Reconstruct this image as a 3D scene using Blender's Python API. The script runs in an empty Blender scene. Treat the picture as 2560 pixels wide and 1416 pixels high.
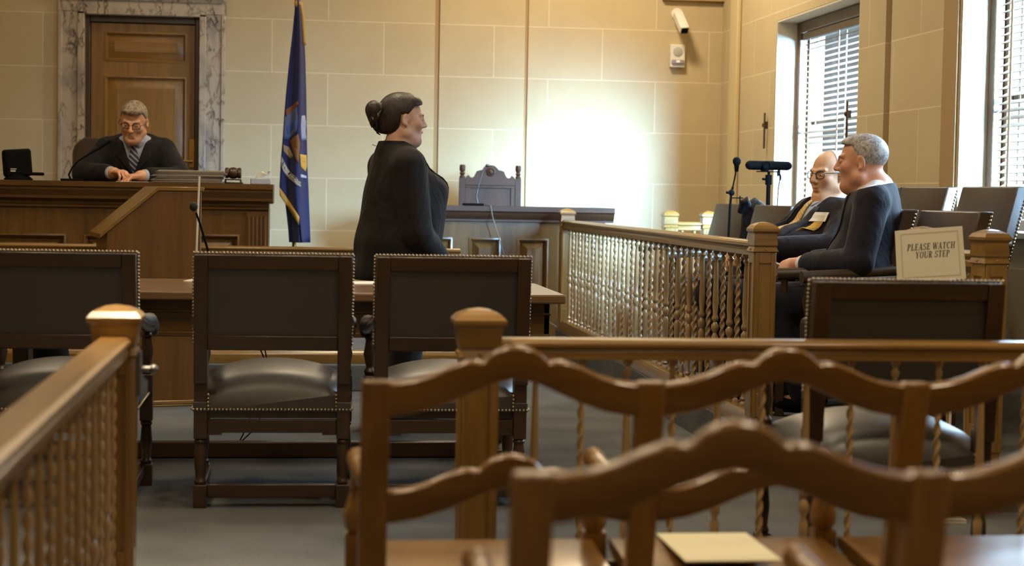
import bpy, bmesh, math, random
import numpy as np
from mathutils import Vector, Matrix, Euler
random.seed(7)
SC = bpy.context.scene
COL = SC.collection
PI = math.pi
# ------------------------------------------------------------------ camera frame (2560 x 1416)
FPX, W, H, CH = 4350.0, 2560, 1416, 1.12
def _setup(vx=730, vy=475, rho=.0175):
    x = vx - W/2; y = vy - H/2; c, s = math.cos(rho), math.sin(rho)
    x1 = x*c + y*s; y1 = -x*s + y*c
    th = math.atan(-y1/FPX); psi = math.atan(-x1/FPX*math.cos(th))
    fw = Vector((math.sin(psi)*math.cos(th), math.cos(psi)*math.cos(th), -math.sin(th)))
    r0 = Vector((math.cos(psi), -math.sin(psi), 0)); u0 = r0.cross(fw)
    return r0*c + u0*s, u0*c - r0*s, fw
CR, CU, CF = _setup()
def ray(px, py): return CF + CR*((px - W/2)/FPX) + CU*((H/2 - py)/FPX)
def PY(px, py, Y):
    d = ray(px, py); t = Y/d.y; return Vector((d.x*t, Y, CH + d.z*t))
def PZ(px, py, Z):
    d = ray(px, py); t = (Z - CH)/d.z; return Vector((d.x*t, d.y*t, Z))
def PX(px, py, X):
    d = ray(px, py); t = X/d.x; return Vector((X, d.y*t, CH + d.z*t))
# ------------------------------------------------------------------ object helpers
def link(o): COL.objects.link(o); return o
def tag(o, label=None, cat=None, group=None, kind=None):
    if label: o['label'] = label
    if cat: o['category'] = cat
    if group: o['group'] = group
    if kind: o['kind'] = kind
    return o
def thing(name, label, cat, loc=(0, 0, 0), rz=0, group=None):
    o = link(bpy.data.objects.new(name, None)); o.location = loc; o.rotation_euler = (0, 0, rz)
    o.empty_display_size = .1
    return tag(o, label, cat, group)
def children(o): return [c for c in bpy.data.objects if c.parent is o]
def dup(root, loc, rz, label, group=None, scale=None):
    kids = {}
    for c in bpy.data.objects:
        if c.parent: kids.setdefault(c.parent.name, []).append(c)
    def rec(o, par):
        n = o.copy(); link(n)
        if par: n.parent = par
        for c in kids.get(o.name, []): rec(c, n)
        return n
    r = rec(root, None); r.location = loc; r.rotation_euler = (0, 0, rz); r['label'] = label
    if group: r['group'] = group
    if scale: r.scale = scale
    return r
class MB:
    def __init__(s): s.v = []; s.f = []; s.M = Matrix.Identity(4)
    def add(s, vs, fs):
        n = len(s.v); s.v += [tuple(s.M @ Vector(v)) for v in vs]; s.f += [tuple(i+n for i in f) for f in fs]; return s
    def box(s, x0, x1, y0, y1, z0, z1):
        v = [(x, y, z) for x in (x0, x1) for y in (y0, y1) for z in (z0, z1)]
        return s.add(v, [(0, 1, 3, 2), (4, 6, 7, 5), (0, 4, 5, 1), (2, 3, 7, 6), (0, 2, 6, 4), (1, 5, 7, 3)])
    def cbox(s, c, d, R=None):
        vs = [Vector((x*d[0]/2, y*d[1]/2, z*d[2]/2)) for x in (-1, 1) for y in (-1, 1) for z in (-1, 1)]
        if R is not None: vs = [R @ v for v in vs]
        vs = [v + Vector(c) for v in vs]
        return s.add(vs, [(0, 1, 3, 2), (4, 6, 7, 5), (0, 4, 5, 1), (2, 3, 7, 6), (0, 2, 6, 4), (1, 5, 7, 3)])
    def rings(s, rings, cap=True, closed=False):
        n = len(rings[0]); v = [p for r in rings for p in r]; f = []
        m = len(rings)
        for i in range(m if closed else m-1):
            a = i*n; b = ((i+1) % m)*n
            for j in range(n):
                k = (j+1) % n; f.append((a+j, a+k, b+k, b+j))
        if cap and not closed:
            f.append(tuple(range(n))[::-1]); f.append(tuple((m-1)*n + j for j in range(n)))
        return s.add(v, f)
    def lathe(s, prof, c=(0, 0, 0), n=20, sq=False):
        """prof: list of (r, z); sq -> square plan"""
        R = []
        for r, z in prof:
            if sq: R.append([(c[0]+a*r, c[1]+b*r, c[2]+z) for a, b in ((-1, -1), (1, -1), (1, 1), (-1, 1))])
            else: R.append([(c[0]+r*math.cos(2*PI*j/n), c[1]+r*math.sin(2*PI*j/n), c[2]+z) for j in range(n)])
        return s.rings(R)
    def tube(s, path, r, n=10, cap=True, closed=False):
        P = [Vector(p) for p in path]; m = len(P); rr = r if isinstance(r, (list, tuple)) else [r]*m
        R = []; up = None
        for i, p in enumerate(P):
            if closed: t = P[(i+1) % m] - P[i-1]
            else: t = P[min(i+1, m-1)] - P[max(i-1, 0)]
            t.normalize()
            if up is None: up = Vector((0, 0, 1)) if abs(t.z) < .9 else Vector((1, 0, 0))
            a = t.cross(up).normalized(); b = a.cross(t); up = b
            R.append([tuple(p + a*(rr[i]*math.cos(2*PI*j/n)) + b*(rr[i]*math.sin(2*PI*j/n))) for j in range(n)])
        return s.rings(R, cap, closed)
    def ball(s, c, r, nu=12, nv=8):
        r = (r, r, r) if not isinstance(r, (tuple, list)) else r
        R = []
        for i in range(nv+1):
            a = -PI/2 + PI*i/nv; ca = max(math.cos(a), 1e-3); sa = math.sin(a)
            R.append([(c[0]+r[0]*ca*math.cos(2*PI*j/nu), c[1]+r[1]*ca*math.sin(2*PI*j/nu), c[2]+r[2]*sa) for j in range(nu)])
        return s.rings(R)
    def prism(s, poly, y0, y1, axis='y'):
        """poly of (a,b) extruded along axis"""
        def q(a, b, t):
            return {'y': (a, t, b), 'x': (t, a, b), 'z': (a, b, t)}[axis]
        n = len(poly); v = [q(a, b, y0) for a, b in poly] + [q(a, b, y1) for a, b in poly]
        f = [tuple(range(n)), tuple(range(n, 2*n))[::-1]] + [(i, (i+1) % n + 0, (i+1) % n + n, i+n)[::-1] for i in range(n)]
        return s.add(v, f)
    def build(s, name, mat, parent=None, smooth=None, bevel=0, seg=2, loc=None, solid=0, sub=0):
        me = bpy.data.meshes.new(name); me.from_pydata(s.v, [], s.f)
        bm = bmesh.new(); bm.from_mesh(me); bmesh.ops.recalc_face_normals(bm, faces=bm.faces); bm.to_mesh(me); bm.free()
        o = link(bpy.data.objects.new(name, me)); me.materials.append(mat)
        if parent: o.parent = parent
        if loc: o.location = loc
        if smooth:
            me.polygons.foreach_set('use_smooth', [True]*len(me.polygons))
            me.set_sharp_from_angle(angle=math.radians(smooth))
        if solid: m = o.modifiers.new('s', 'SOLIDIFY'); m.thickness = solid; m.offset = 0
        if bevel:
            m = o.modifiers.new('b', 'BEVEL'); m.width = bevel; m.segments = seg; m.limit_method = 'ANGLE'; m.angle_limit = math.radians(35)
            if not smooth:
                me.polygons.foreach_set('use_smooth', [True]*len(me.polygons)); me.set_sharp_from_angle(angle=math.radians(40))
        if sub: m = o.modifiers.new('u', 'SUBSURF'); m.levels = sub; m.render_levels = sub
        return o
def struct(o): o['kind'] = 'structure'; return o
# ------------------------------------------------------------------ materials
def lin(c):
    return tuple(((x/255)/12.92 if x/255 <= .04045 else ((x/255+.055)/1.055)**2.4) for x in c) + (1,)
def newmat(name):
    m = bpy.data.materials.new(name); m.use_nodes = True; nt = m.node_tree
    return m, nt, nt.nodes['Principled BSDF']
def nd(nt, t, **k):
    n = nt.nodes.new(t)
    for a, b in k.items():
        if a in n.inputs: n.inputs[a].default_value = b
        else: setattr(n, a, b)
    return n
def plain(name, c, rough=.5, metal=0, bump=0, bscale=200, spec=None, sheen=0, coat=0, vary=0, vscale=8, crough=.15):
    m, nt, b = newmat(name); b.inputs['Base Color'].default_value = lin(c); b.inputs['Roughness'].default_value = rough
    b.inputs['Metallic'].default_value = metal
    if spec is not None: b.inputs['Specular IOR Level'].default_value = spec
    if sheen: b.inputs['Sheen Weight'].default_value = sheen
    if coat: b.inputs['Coat Weight'].default_value = coat; b.inputs['Coat Roughness'].default_value = crough
    tc = nd(nt, 'ShaderNodeTexCoord')
    if vary:
        n = nd(nt, 'ShaderNodeTexNoise', Scale=vscale, Detail=4); nt.links.new(tc.outputs['Object'], n.inputs['Vector'])
        mx = nd(nt, 'ShaderNodeMix', data_type='RGBA'); mx.inputs[6].default_value = lin([max(0, x*(1-vary)) for x in c]); mx.inputs[7].default_value = lin([min(255, x*(1+vary)) for x in c])
        nt.links.new(n.outputs['Fac'], mx.inputs[0]); nt.links.new(mx.outputs[2], b.inputs['Base Color'])
    if bump:
        n = nd(nt, 'ShaderNodeTexNoise', Scale=bscale, Detail=3); nt.links.new(tc.outputs['Object'], n.inputs['Vector'])
        bp = nd(nt, 'ShaderNodeBump', Strength=bump, Distance=.01); nt.links.new(n.outputs['Fac'], bp.inputs['Height']); nt.links.new(bp.outputs['Normal'], b.inputs['Normal'])
    return m
_wc = {}
def wood(kind, axis='z'):
    """oak with grain running along one local axis"""
    if (kind, axis) in _wc: return _wc[(kind, axis)]
    c1, c2, rough, coat = {'rail': ((106, 77, 33), (148, 112, 55), .28, .6), 'spindle_lit': ((146, 116, 76), (172, 142, 100), .26, .8), 'bench': ((74, 49, 15), (112, 78, 29), .36, .35),  # balusters: rail oak made paler, their window-lit brightness put into the colour
        'door': ((112, 74, 24), (146, 102, 41), .42, .15), 'dark': ((40, 24, 11), (64, 41, 21), .38, .3), 'lect': ((88, 56, 17), (114, 76, 27), .4, .25),
        'witness': ((50, 29, 14), (76, 46, 22), .55, .0), 'pew': ((108, 74, 27), (142, 102, 45), .32, .4), 'table': ((98, 72, 48), (128, 98, 68), .3, .4), 'window': ((84, 62, 42), (108, 82, 56), .45, .1)}[kind]
    m, nt, b = newmat('oak_%s_%s' % (kind, axis))
    tc = nd(nt, 'ShaderNodeTexCoord'); mp = nd(nt, 'ShaderNodeMapping'); lo, hi = 3.2, 42
    mp.inputs['Scale'].default_value = tuple(lo if axis == a else hi for a in 'xyz')
    nt.links.new(tc.outputs['Object'], mp.inputs['Vector'])
    oi = nd(nt, 'ShaderNodeObjectInfo'); ad = nd(nt, 'ShaderNodeVectorMath', operation='ADD'); sc = nd(nt, 'ShaderNodeMath', operation='MULTIPLY'); sc.inputs[1].default_value = 37
    nt.links.new(oi.outputs['Random'], sc.inputs[0]); nt.links.new(mp.outputs[0], ad.inputs[0]); nt.links.new(sc.outputs[0], ad.inputs[1])
    n = nd(nt, 'ShaderNodeTexNoise', Scale=1, Detail=5, Roughness=.6, Distortion=.6); nt.links.new(ad.outputs[0], n.inputs['Vector'])
    n2 = nd(nt, 'ShaderNodeTexNoise', Scale=.12, Detail=2, Distortion=1.5); nt.links.new(ad.outputs[0], n2.inputs['Vector'])
    mul = nd(nt, 'ShaderNodeMath', operation='MULTIPLY_ADD'); mul.inputs[1].default_value = .6; nt.links.new(n2.outputs['Fac'], mul.inputs[0])
    m2 = nd(nt, 'ShaderNodeMath', operation='MULTIPLY'); m2.inputs[1].default_value = .5; nt.links.new(n.outputs['Fac'], m2.inputs[0]); nt.links.new(m2.outputs[0], mul.inputs[2])
    cr = nd(nt, 'ShaderNodeValToRGB'); cr.color_ramp.elements[0].position = .36; cr.color_ramp.elements[1].position = .72
    cr.color_ramp.elements[0].color = lin(c1); cr.color_ramp.elements[1].color = lin(c2)
    nt.links.new(mul.outputs[0], cr.inputs[0]); nt.links.new(cr.outputs[0], b.inputs['Base Color'])
    bp = nd(nt, 'ShaderNodeBump', Strength=.08, Distance=.003); nt.links.new(n.outputs['Fac'], bp.inputs['Height']); nt.links.new(bp.outputs['Normal'], b.inputs['Normal'])
    b.inputs['Roughness'].default_value = rough; b.inputs['Coat Weight'].default_value = coat; b.inputs['Coat Roughness'].default_value = .22
    _wc[(kind, axis)] = m; return m
def ashlar(name, axis, off=(0, 0)):
    m, nt, b = newmat(name); tc = nd(nt, 'ShaderNodeTexCoord'); sp = nd(nt, 'ShaderNodeSeparateXYZ'); cb = nd(nt, 'ShaderNodeCombineXYZ')
    nt.links.new(tc.outputs['Object'], sp.inputs[0])
    a1 = nd(nt, 'ShaderNodeMath', operation='ADD'); a1.inputs[1].default_value = off[0]; a2 = nd(nt, 'ShaderNodeMath', operation='ADD'); a2.inputs[1].default_value = off[1]
    nt.links.new(sp.outputs[axis], a1.inputs[0]); nt.links.new(sp.outputs['Z'], a2.inputs[0]); nt.links.new(a1.outputs[0], cb.inputs[0]); nt.links.new(a2.outputs[0], cb.inputs[1])
    br = nd(nt, 'ShaderNodeTexBrick', offset=.5, squash=1); br.inputs['Scale'].default_value = 1; br.inputs['Mortar Size'].default_value = .0045; br.inputs['Mortar Smooth'].default_value = .4
    br.inputs['Brick Width'].default_value = .86; br.inputs['Row Height'].default_value = .405; br.inputs['Bias'].default_value = 0
    br.inputs['Color1'].default_value = lin((198, 180, 142)); br.inputs['Color2'].default_value = lin((191, 173, 136)); br.inputs['Mortar'].default_value = lin((218, 204, 172))
    nt.links.new(cb.outputs[0], br.inputs['Vector'])
    n = nd(nt, 'ShaderNodeTexNoise', Scale=3.5, Detail=6, Roughness=.6); nt.links.new(tc.outputs['Object'], n.inputs['Vector'])
    mx = nd(nt, 'ShaderNodeMix', data_type='RGBA', blend_type='MULTIPLY'); mx.inputs[0].default_value = .35
    cr = nd(nt, 'ShaderNodeValToRGB'); cr.color_ramp.elements[0].position = .3; cr.color_ramp.elements[1].position = .7; cr.color_ramp.elements[0].color = (.78, .76, .74, 1); cr.color_ramp.elements[1].color = (1, 1, 1, 1)
    nt.links.new(n.outputs['Fac'], cr.inputs[0]); nt.links.new(br.outputs['Color'], mx.inputs[6]); nt.links.new(cr.outputs[0], mx.inputs[7]); nt.links.new(mx.outputs[2], b.inputs['Base Color'])
    bp = nd(nt, 'ShaderNodeBump', Strength=.15, Distance=.004); nt.links.new(br.outputs['Fac'], bp.inputs['Height']); nt.links.new(bp.outputs['Normal'], b.inputs['Normal'])
    b.inputs['Roughness'].default_value = .75; return m
def marble(name):
    m, nt, b = newmat(name); tc = nd(nt, 'ShaderNodeTexCoord'); mp = nd(nt, 'ShaderNodeMapping'); mp.inputs['Scale'].default_value = (1.6, 1.6, .8); mp.inputs['Rotation'].default_value = (0, .35, 0)
    nt.links.new(tc.outputs['Object'], mp.inputs[0])
    n0 = nd(nt, 'ShaderNodeTexNoise', Scale=3.2, Detail=6, Roughness=.65); nt.links.new(mp.outputs[0], n0.inputs['Vector'])
    mxv = nd(nt, 'ShaderNodeMix', data_type='VECTOR'); mxv.inputs[0].default_value = .28; nt.links.new(mp.outputs[0], mxv.inputs[4]); nt.links.new(n0.outputs['Color'], mxv.inputs[5])
    vo = nd(nt, 'ShaderNodeTexVoronoi', feature='DISTANCE_TO_EDGE', Scale=9); nt.links.new(mxv.outputs[1], vo.inputs['Vector'])
    n1 = nd(nt, 'ShaderNodeTexNoise', Scale=4, Detail=3); nt.links.new(mp.outputs[0], n1.inputs['Vector'])
    cr = nd(nt, 'ShaderNodeValToRGB'); e = cr.color_ramp.elements; e[0].position = 0; e[0].color = lin((80, 72, 70)); e[1].position = .09; e[1].color = (1, 1, 1, 1)
    nt.links.new(vo.outputs['Distance'], cr.inputs[0])
    c2 = nd(nt, 'ShaderNodeValToRGB'); e = c2.color_ramp.elements; e[0].position = .30; e[0].color = lin((130, 124, 122)); e[1].position = .52; e[1].color = lin((182, 168, 148))
    nt.links.new(n1.outputs['Fac'], c2.inputs[0])
    # veins fade in and out
    fr = nd(nt, 'ShaderNodeMapRange'); fr.inputs[1].default_value = .42; fr.inputs[2].default_value = .6; fr.inputs[3].default_value = 1; fr.inputs[4].default_value = .12; nt.links.new(n0.outputs['Fac'], fr.inputs[0])
    mx = nd(nt, 'ShaderNodeMix', data_type='RGBA', blend_type='MULTIPLY'); nt.links.new(fr.outputs[0], mx.inputs[0]); nt.links.new(c2.outputs[0], mx.inputs[6]); nt.links.new(cr.outputs[0], mx.inputs[7])
    nt.links.new(mx.outputs[2], b.inputs['Base Color']); b.inputs['Roughness'].default_value = .22; return m
def carpet(name):
    m, nt, b = newmat(name); tc = nd(nt, 'ShaderNodeTexCoord')
    n = nd(nt, 'ShaderNodeTexNoise', Scale=160, Detail=2); nt.links.new(tc.outputs['Object'], n.inputs['Vector'])
    n2 = nd(nt, 'ShaderNodeTexNoise', Scale=2.2, Detail=3); nt.links.new(tc.outputs['Object'], n2.inputs['Vector'])
    cr = nd(nt, 'ShaderNodeValToRGB'); cr.color_ramp.elements[0].color = lin((76, 78, 80)); cr.color_ramp.elements[1].color = lin((105, 106, 106)); cr.color_ramp.elements[0].position = .35; cr.color_ramp.elements[1].position = .65
    ad = nd(nt, 'ShaderNodeMath', operation='MULTIPLY_ADD'); ad.inputs[1].default_value = .5; nt.links.new(n.outputs['Fac'], ad.inputs[0])
    m2 = nd(nt, 'ShaderNodeMath', operation='MULTIPLY'); m2.inputs[1].default_value = .5; nt.links.new(n2.outputs['Fac'], m2.inputs[0]); nt.links.new(m2.outputs[0], ad.inputs[2])
    nt.links.new(ad.outputs[0], cr.inputs[0]); nt.links.new(cr.outputs[0], b.inputs['Base Color'])
    bp = nd(nt, 'ShaderNodeBump', Strength=.4, Distance=.004); nt.links.new(n.outputs['Fac'], bp.inputs['Height']); nt.links.new(bp.outputs['Normal'], b.inputs['Normal'])
    b.inputs['Roughness'].default_value = .95; b.inputs['Specular IOR Level'].default_value = .1; return m
def cloth(name, c, rough=.85, wr=.25, ws=(9, 9, 3), sheen=.15):
    m, nt, b = newmat(name); tc = nd(nt, 'ShaderNodeTexCoord'); mp = nd(nt, 'ShaderNodeMapping'); mp.inputs['Scale'].default_value = ws; nt.links.new(tc.outputs['Object'], mp.inputs[0])
    n = nd(nt, 'ShaderNodeTexNoise', Scale=1, Detail=3, Distortion=.8); nt.links.new(mp.outputs[0], n.inputs['Vector'])
    n2 = nd(nt, 'ShaderNodeTexNoise', Scale=500, Detail=1); nt.links.new(tc.outputs['Object'], n2.inputs['Vector'])
    bp = nd(nt, 'ShaderNodeBump', Strength=wr, Distance=.06); nt.links.new(n.outputs['Fac'], bp.inputs['Height'])
    b2 = nd(nt, 'ShaderNodeBump', Strength=.15, Distance=.001); nt.links.new(n2.outputs['Fac'], b2.inputs['Height']); nt.links.new(bp.outputs['Normal'], b2.inputs['Normal']); nt.links.new(b2.outputs['Normal'], b.inputs['Normal'])
    b.inputs['Base Color'].default_value = lin(c); b.inputs['Roughness'].default_value = rough; b.inputs['Sheen Weight'].default_value = sheen; b.inputs['Specular IOR Level'].default_value = .25; return m
def hairmat(name, c1, c2, ws=(60, 14, 60)):
    m, nt, b = newmat(name); tc = nd(nt, 'ShaderNodeTexCoord'); mp = nd(nt, 'ShaderNodeMapping'); mp.inputs['Scale'].default_value = ws; nt.links.new(tc.outputs['Object'], mp.inputs[0])
    n = nd(nt, 'ShaderNodeTexNoise', Scale=1.6, Detail=4, Distortion=1.0); nt.links.new(mp.outputs[0], n.inputs['Vector'])
    cr = nd(nt, 'ShaderNodeValToRGB'); cr.color_ramp.elements[0].position = .35; cr.color_ramp.elements[1].position = .65; cr.color_ramp.elements[0].color = lin(c1); cr.color_ramp.elements[1].color = lin(c2)
    nt.links.new(n.outputs['Fac'], cr.inputs[0]); nt.links.new(cr.outputs[0], b.inputs['Base Color'])
    bp = nd(nt, 'ShaderNodeBump', Strength=.4, Distance=.005); nt.links.new(n.outputs['Fac'], bp.inputs['Height']); nt.links.new(bp.outputs['Normal'], b.inputs['Normal'])
    b.inputs['Roughness'].default_value = .5; return m
def skinmat(name, c):
    m, nt, b = newmat(name); tc = nd(nt, 'ShaderNodeTexCoord'); n = nd(nt, 'ShaderNodeTexNoise', Scale=26, Detail=4); nt.links.new(tc.outputs['Object'], n.inputs['Vector'])
    cr = nd(nt, 'ShaderNodeValToRGB'); cr.color_ramp.elements[0].position = .3; cr.color_ramp.elements[1].position = .7
    cr.color_ramp.elements[0].color = lin((c[0]*.93, c[1]*.84, c[2]*.8)); cr.color_ramp.elements[1].color = lin(c)
    nt.links.new(n.outputs['Fac'], cr.inputs[0]); nt.links.new(cr.outputs[0], b.inputs['Base Color'])
    b.inputs['Roughness'].default_value = .5; b.inputs['Subsurface Weight'].default_value = .12; b.inputs['Subsurface Radius'].default_value = (.01, .004, .002); b.inputs['Subsurface Scale'].default_value = .5
    return m
def stripes(name, cols, scale, rot=(0, 0, 0), rough=.6):
    """diagonal woven stripes"""
    m, nt, b = newmat(name); tc = nd(nt, 'ShaderNodeTexCoord'); mp = nd(nt, 'ShaderNodeMapping'); mp.inputs['Rotation'].default_value = rot; nt.links.new(tc.outputs['Object'], mp.inputs[0])
    w = nd(nt, 'ShaderNodeTexWave', wave_type='BANDS', bands_direction='Z', Scale=scale); nt.links.new(mp.outputs[0], w.inputs['Vector'])
    cr = nd(nt, 'ShaderNodeValToRGB'); cr.color_ramp.interpolation = 'CONSTANT'; e = cr.color_ramp.elements
    e[0].position = 0; e[0].color = lin(cols[0]); e[1].position = 1/len(cols); e[1].color = lin(cols[1])
    for i in range(2, len(cols)):
        q = e.new(i/len(cols)); q.color = lin(cols[i])
    nt.links.new(w.outputs['Fac'], cr.inputs[0]); nt.links.new(cr.outputs[0], b.inputs['Base Color']); b.inputs['Roughness'].default_value = rough; return m
M_WALL = ashlar('pale_limestone_back', 'X', (.165, 0.0)); M_WALLR = ashlar('pale_limestone_side', 'Y', (.3, 0.0))
M_PLASTER = plain('cream_plaster', (205, 184, 140), .85, bump=.1, bscale=40)
M_REVEAL = plain('white_painted_reveal', (214, 205, 186), .6)
M_STRIP = plain('tan_fillet_and_shade', (166, 136, 92), .7)
M_CEIL = plain('white_ceiling', (215, 208, 192), .9)
M_MARB = marble('veined_marble'); M_CARP = carpet('grey_carpet')
M_LEATH = plain('brown_black_leather', (42, 36, 34), .5, bump=.06, bscale=140, vary=.15, vscale=5, coat=1, crough=.42)
M_LEATHJ = plain('brown_leather', (62, 50, 42), .42, bump=.08, bscale=140, vary=.15, vscale=5)
M_NAIL = plain('pewter_nails', (176, 162, 140), .35, 1)
M_BRASS = plain('aged_brass', (168, 128, 64), .32, 1)
M_BLACK = plain('black_plastic', (12, 12, 13), .75, spec=.08); M_RUB = plain('black_rubber', (16, 16, 17), .7)
M_BLKM = plain('black_metal', (12, 12, 13), .7, 0, spec=.08); M_GREYM = plain('grey_metal', (110, 108, 106), .35, .9)
M_WHITE = plain('white_plastic', (225, 220, 210), .45); M_PAPER = plain('white_paper', (232, 228, 216), .8)
M_CREAM = plain('cream_paper', (235, 228, 196), .8); M_INK = plain('printed_ink', (60, 50, 56), .8)
M_GLASS, _nt, _b = newmat('window_glass')
_tr = nd(_nt, 'ShaderNodeBsdfTransparent'); _gl = nd(_nt, 'ShaderNodeBsdfGlossy', Roughness=.02); _mx = nd(_nt, 'ShaderNodeMixShader'); _mx.inputs[0].default_value = .06
_nt.links.new(_tr.outputs[0], _mx.inputs[1]); _nt.links.new(_gl.outputs[0], _mx.inputs[2]); _nt.links.new(_mx.outputs[0], _nt.nodes['Material Output'].inputs[0])
M_SLAT = plain('pale_wood_slats', (150, 134, 114), .5)
M_CLEAT = plain('bronze_metal', (84, 64, 44), .5, .3)
# ================================================================== ROOM
YB, XR, XL, YF, ZC = 13.6, 3.38, -4.2, -1.6, 4.3
# floor and tiers
o = struct(MB().box(XL, XR, YF, YB, -.1, 0).build('floor', M_CARP))
o = struct(MB().box(XL, 1.05, 9.72, YB, 0, .15).build('floor_bench_platform', M_CARP, bevel=.008)); 
o = struct(MB().box(-2.9, -.2, 11.05, 12.6, .15, .42).build('floor_judge_dais', M_CARP))
j = MB(); j.prism([(1.89, 6.95), (2.24, 6.98), (2.24, 5.96), (XR, 5.96), (XR, 12.32), (1.89, 12.32)], 0, .15, 'z')
o = struct(j.build('floor_jury_platform', M_CARP))
o = struct(MB().box(2.69, XR, 7.42, 10.0, .15, .262).build('floor_jury_upper_tier', M_CARP))
# back wall in three stone bays with slim recessed joints
DX0, DX1, DZ = -1.572, -.713, 2.424
mb = MB()
gx = [PY(1091, 260, YB).x, PY(1314, 260, YB).x]; g = .019
mb.box(XL-.2, DX0, YB, YB+.25, 0, ZC); mb.box(DX1, gx[0]-g, YB, YB+.25, 0, ZC); mb.box(DX0, DX1, YB, YB+.25, DZ, ZC)
mb.box(gx[0]+g, gx[1]-g*.7, YB, YB+.25, 0, ZC); mb.box(gx[1]+g*.7, XR+.6, YB, YB+.25, 0, ZC)
struct(mb.build('wall_back', M_WALL))
mb = MB()
for x in gx: mb.box(x-.03, x+.03, YB+.014, YB+.2, 0, ZC)
struct(mb.build('trim_1', M_STRIP))
# right wall with window openings
ZS, ZH, DP = .95, 2.37, .30
wins = [(10.2, 12.02), (6.9, 8.58)]
mb = MB(); edges = [YB+.25]
ys = [YB] + [v for w in wins for v in (w[1], w[0])] + [YF-.2]
grv = [9.68]
for i in range(0, len(ys), 2):
    hi, lo = ys[i], ys[i+1]
    if lo < grv[0] < hi:
        mb.box(XR, XR+DP+.05, grv[0]+.05, hi, 0, ZC); mb.box(XR, XR+DP+.05, lo, grv[0]-.05, 0, ZC)
    else: mb.box(XR, XR+DP+.05, lo, hi, 0, ZC)
for lo, hi in wins:
    mb.box(XR, XR+DP+.05, lo, hi, 0, ZS); mb.box(XR, XR+DP+.05, lo, hi, ZH, ZC)
struct(mb.build('wall_right', M_WALLR))
struct(MB().box(XR+.06, XR+.2, grv[0]-.06, grv[0]+.06, 0, ZC).build('trim_2', M_STRIP))
# pilaster strip standing on the right wall
mb = MB(); mb.box(XR-.035, XR, 13.0, 13.22, 0, ZC); 
struct(mb.build('trim_3', M_PLASTER, bevel=.01))
struct(MB().box(XR-.012, XR, 8.60, 8.80, 0, ZC).build('trim_shade_band', M_STRIP, bevel=.004))  # flush strip, shade of the turned-away chamfer put into its darker colour
struct(MB().box(XL-.2, XL, YF, YB+.2, 0, ZC).build('wall_left', M_PLASTER))
struct(MB().box(XL-.2, XR+.6, YF-.2, YF, 0, ZC).build('wall_front', M_PLASTER))
struct(MB().box(XL-.2, XR+.6, YF-.2, YB+.3, ZC, ZC+.15).build('ceiling', M_CEIL))
struct(MB().prism([(YB-.05, 2.668), (YB, 2.668), (YB, 2.75), (YB-.02, 2.75), (YB-.03, 2.70)], 2.886, XR, 'x').build('trim_4', M_STRIP, bevel=.004))
# windows
for i, (lo, hi) in enumerate(wins):
    w = thing('window_%d' % (i+1), None, None, (XR+DP-.05, (lo+hi)/2, ZS)); struct(w)
    hw = (hi-lo)/2; hz = ZH-ZS; f = MB(); t = .085
    f.box(-.03, .07, -hw, -hw+t, 0, hz); f.box(-.03, .07, hw-t, hw, 0, hz); f.box(-.03, .07, -hw+t, hw-t, 0, t); f.box(-.03, .07, -hw+t, hw-t, hz-t, hz)
    f.box(0, .05, -hw+t, hw-t, hz*.5-.025, hz*.5+.025); f.box(-.055, -.03, -hw, -hw+.04, 0, hz); f.box(-.055, -.03, hw-.04, hw, 0, hz); f.box(-.105, -.055, -hw+.012, -hw+.085, .03, hz-.012); f.box(-.105, -.055, hw-.085, hw-.012, .03, hz-.012); f.box(-.105, -.09, -hw+.085, hw-.085, hz-.09, hz-.012)
    f.build('window_frame', wood('window', 'z'), w, bevel=.008)
    MB().box(.025, .031, -hw+t, hw-t, t, hz-t).build('window_pane', M_GLASS, w)
    MB().box(-.30, -.055, -hw-.0, hw+.0, 0, .03).build('window_sill', M_REVEAL, w, bevel=.006)
    rv = MB()
    rv.box(-DP+.052, -.03, hw-.012, hw-.001, .03, hz-.001); rv.box(-DP+.052, -.03, -hw+.001, -hw+.012, .03, hz-.001); rv.box(-DP+.052, -.03, -hw+.012, hw-.012, hz-.012, hz-.001)
    rv.build('window_reveal', M_REVEAL, w)
def blind(lo, hi, zt, zb, label, tilt):
    b = thing('window_blind', label, 'blind', (XR+DP-.11, (lo+hi)/2, 0), 0)
    hw = (hi-lo)/2 - .1
    MB().box(-.03, .03, -hw, hw, zt-.05, zt).build('head_rail', M_SLAT, b, bevel=.004)
    m = MB(); z = zt-.08; R = Matrix.Rotation(tilt, 3, 'Y')
    while z > zb+.06:
        m.cbox((0, 0, z), (.048, hw*2, .003), R); z -= .0385
    m.build('slats', M_SLAT, b)
    MB().box(-.02, .02, -hw, hw, zb, zb+.03).build('bottom_rail', M_SLAT, b, bevel=.004)
    for q in (-.8, 0, .8):
        c = MB()
        for sx in (-.026, .026): c.box(sx-.001, sx+.001, q*hw-.012, q*hw+.012, zb+.03, zt-.05)
        c.build('ladder_tape', plain('pale_tape', (205, 196, 180), .8), b)
    return b
blind(wins[0][0], wins[0][1], 2.28, ZS+.1, 'slatted pale blind in the narrower far window behind the seated men', -.5)
blind(wins[1][0], wins[1][1], 2.28, ZS+.1, 'slatted pale blind in the window at the right edge above the leather chairs', -.5)
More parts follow.
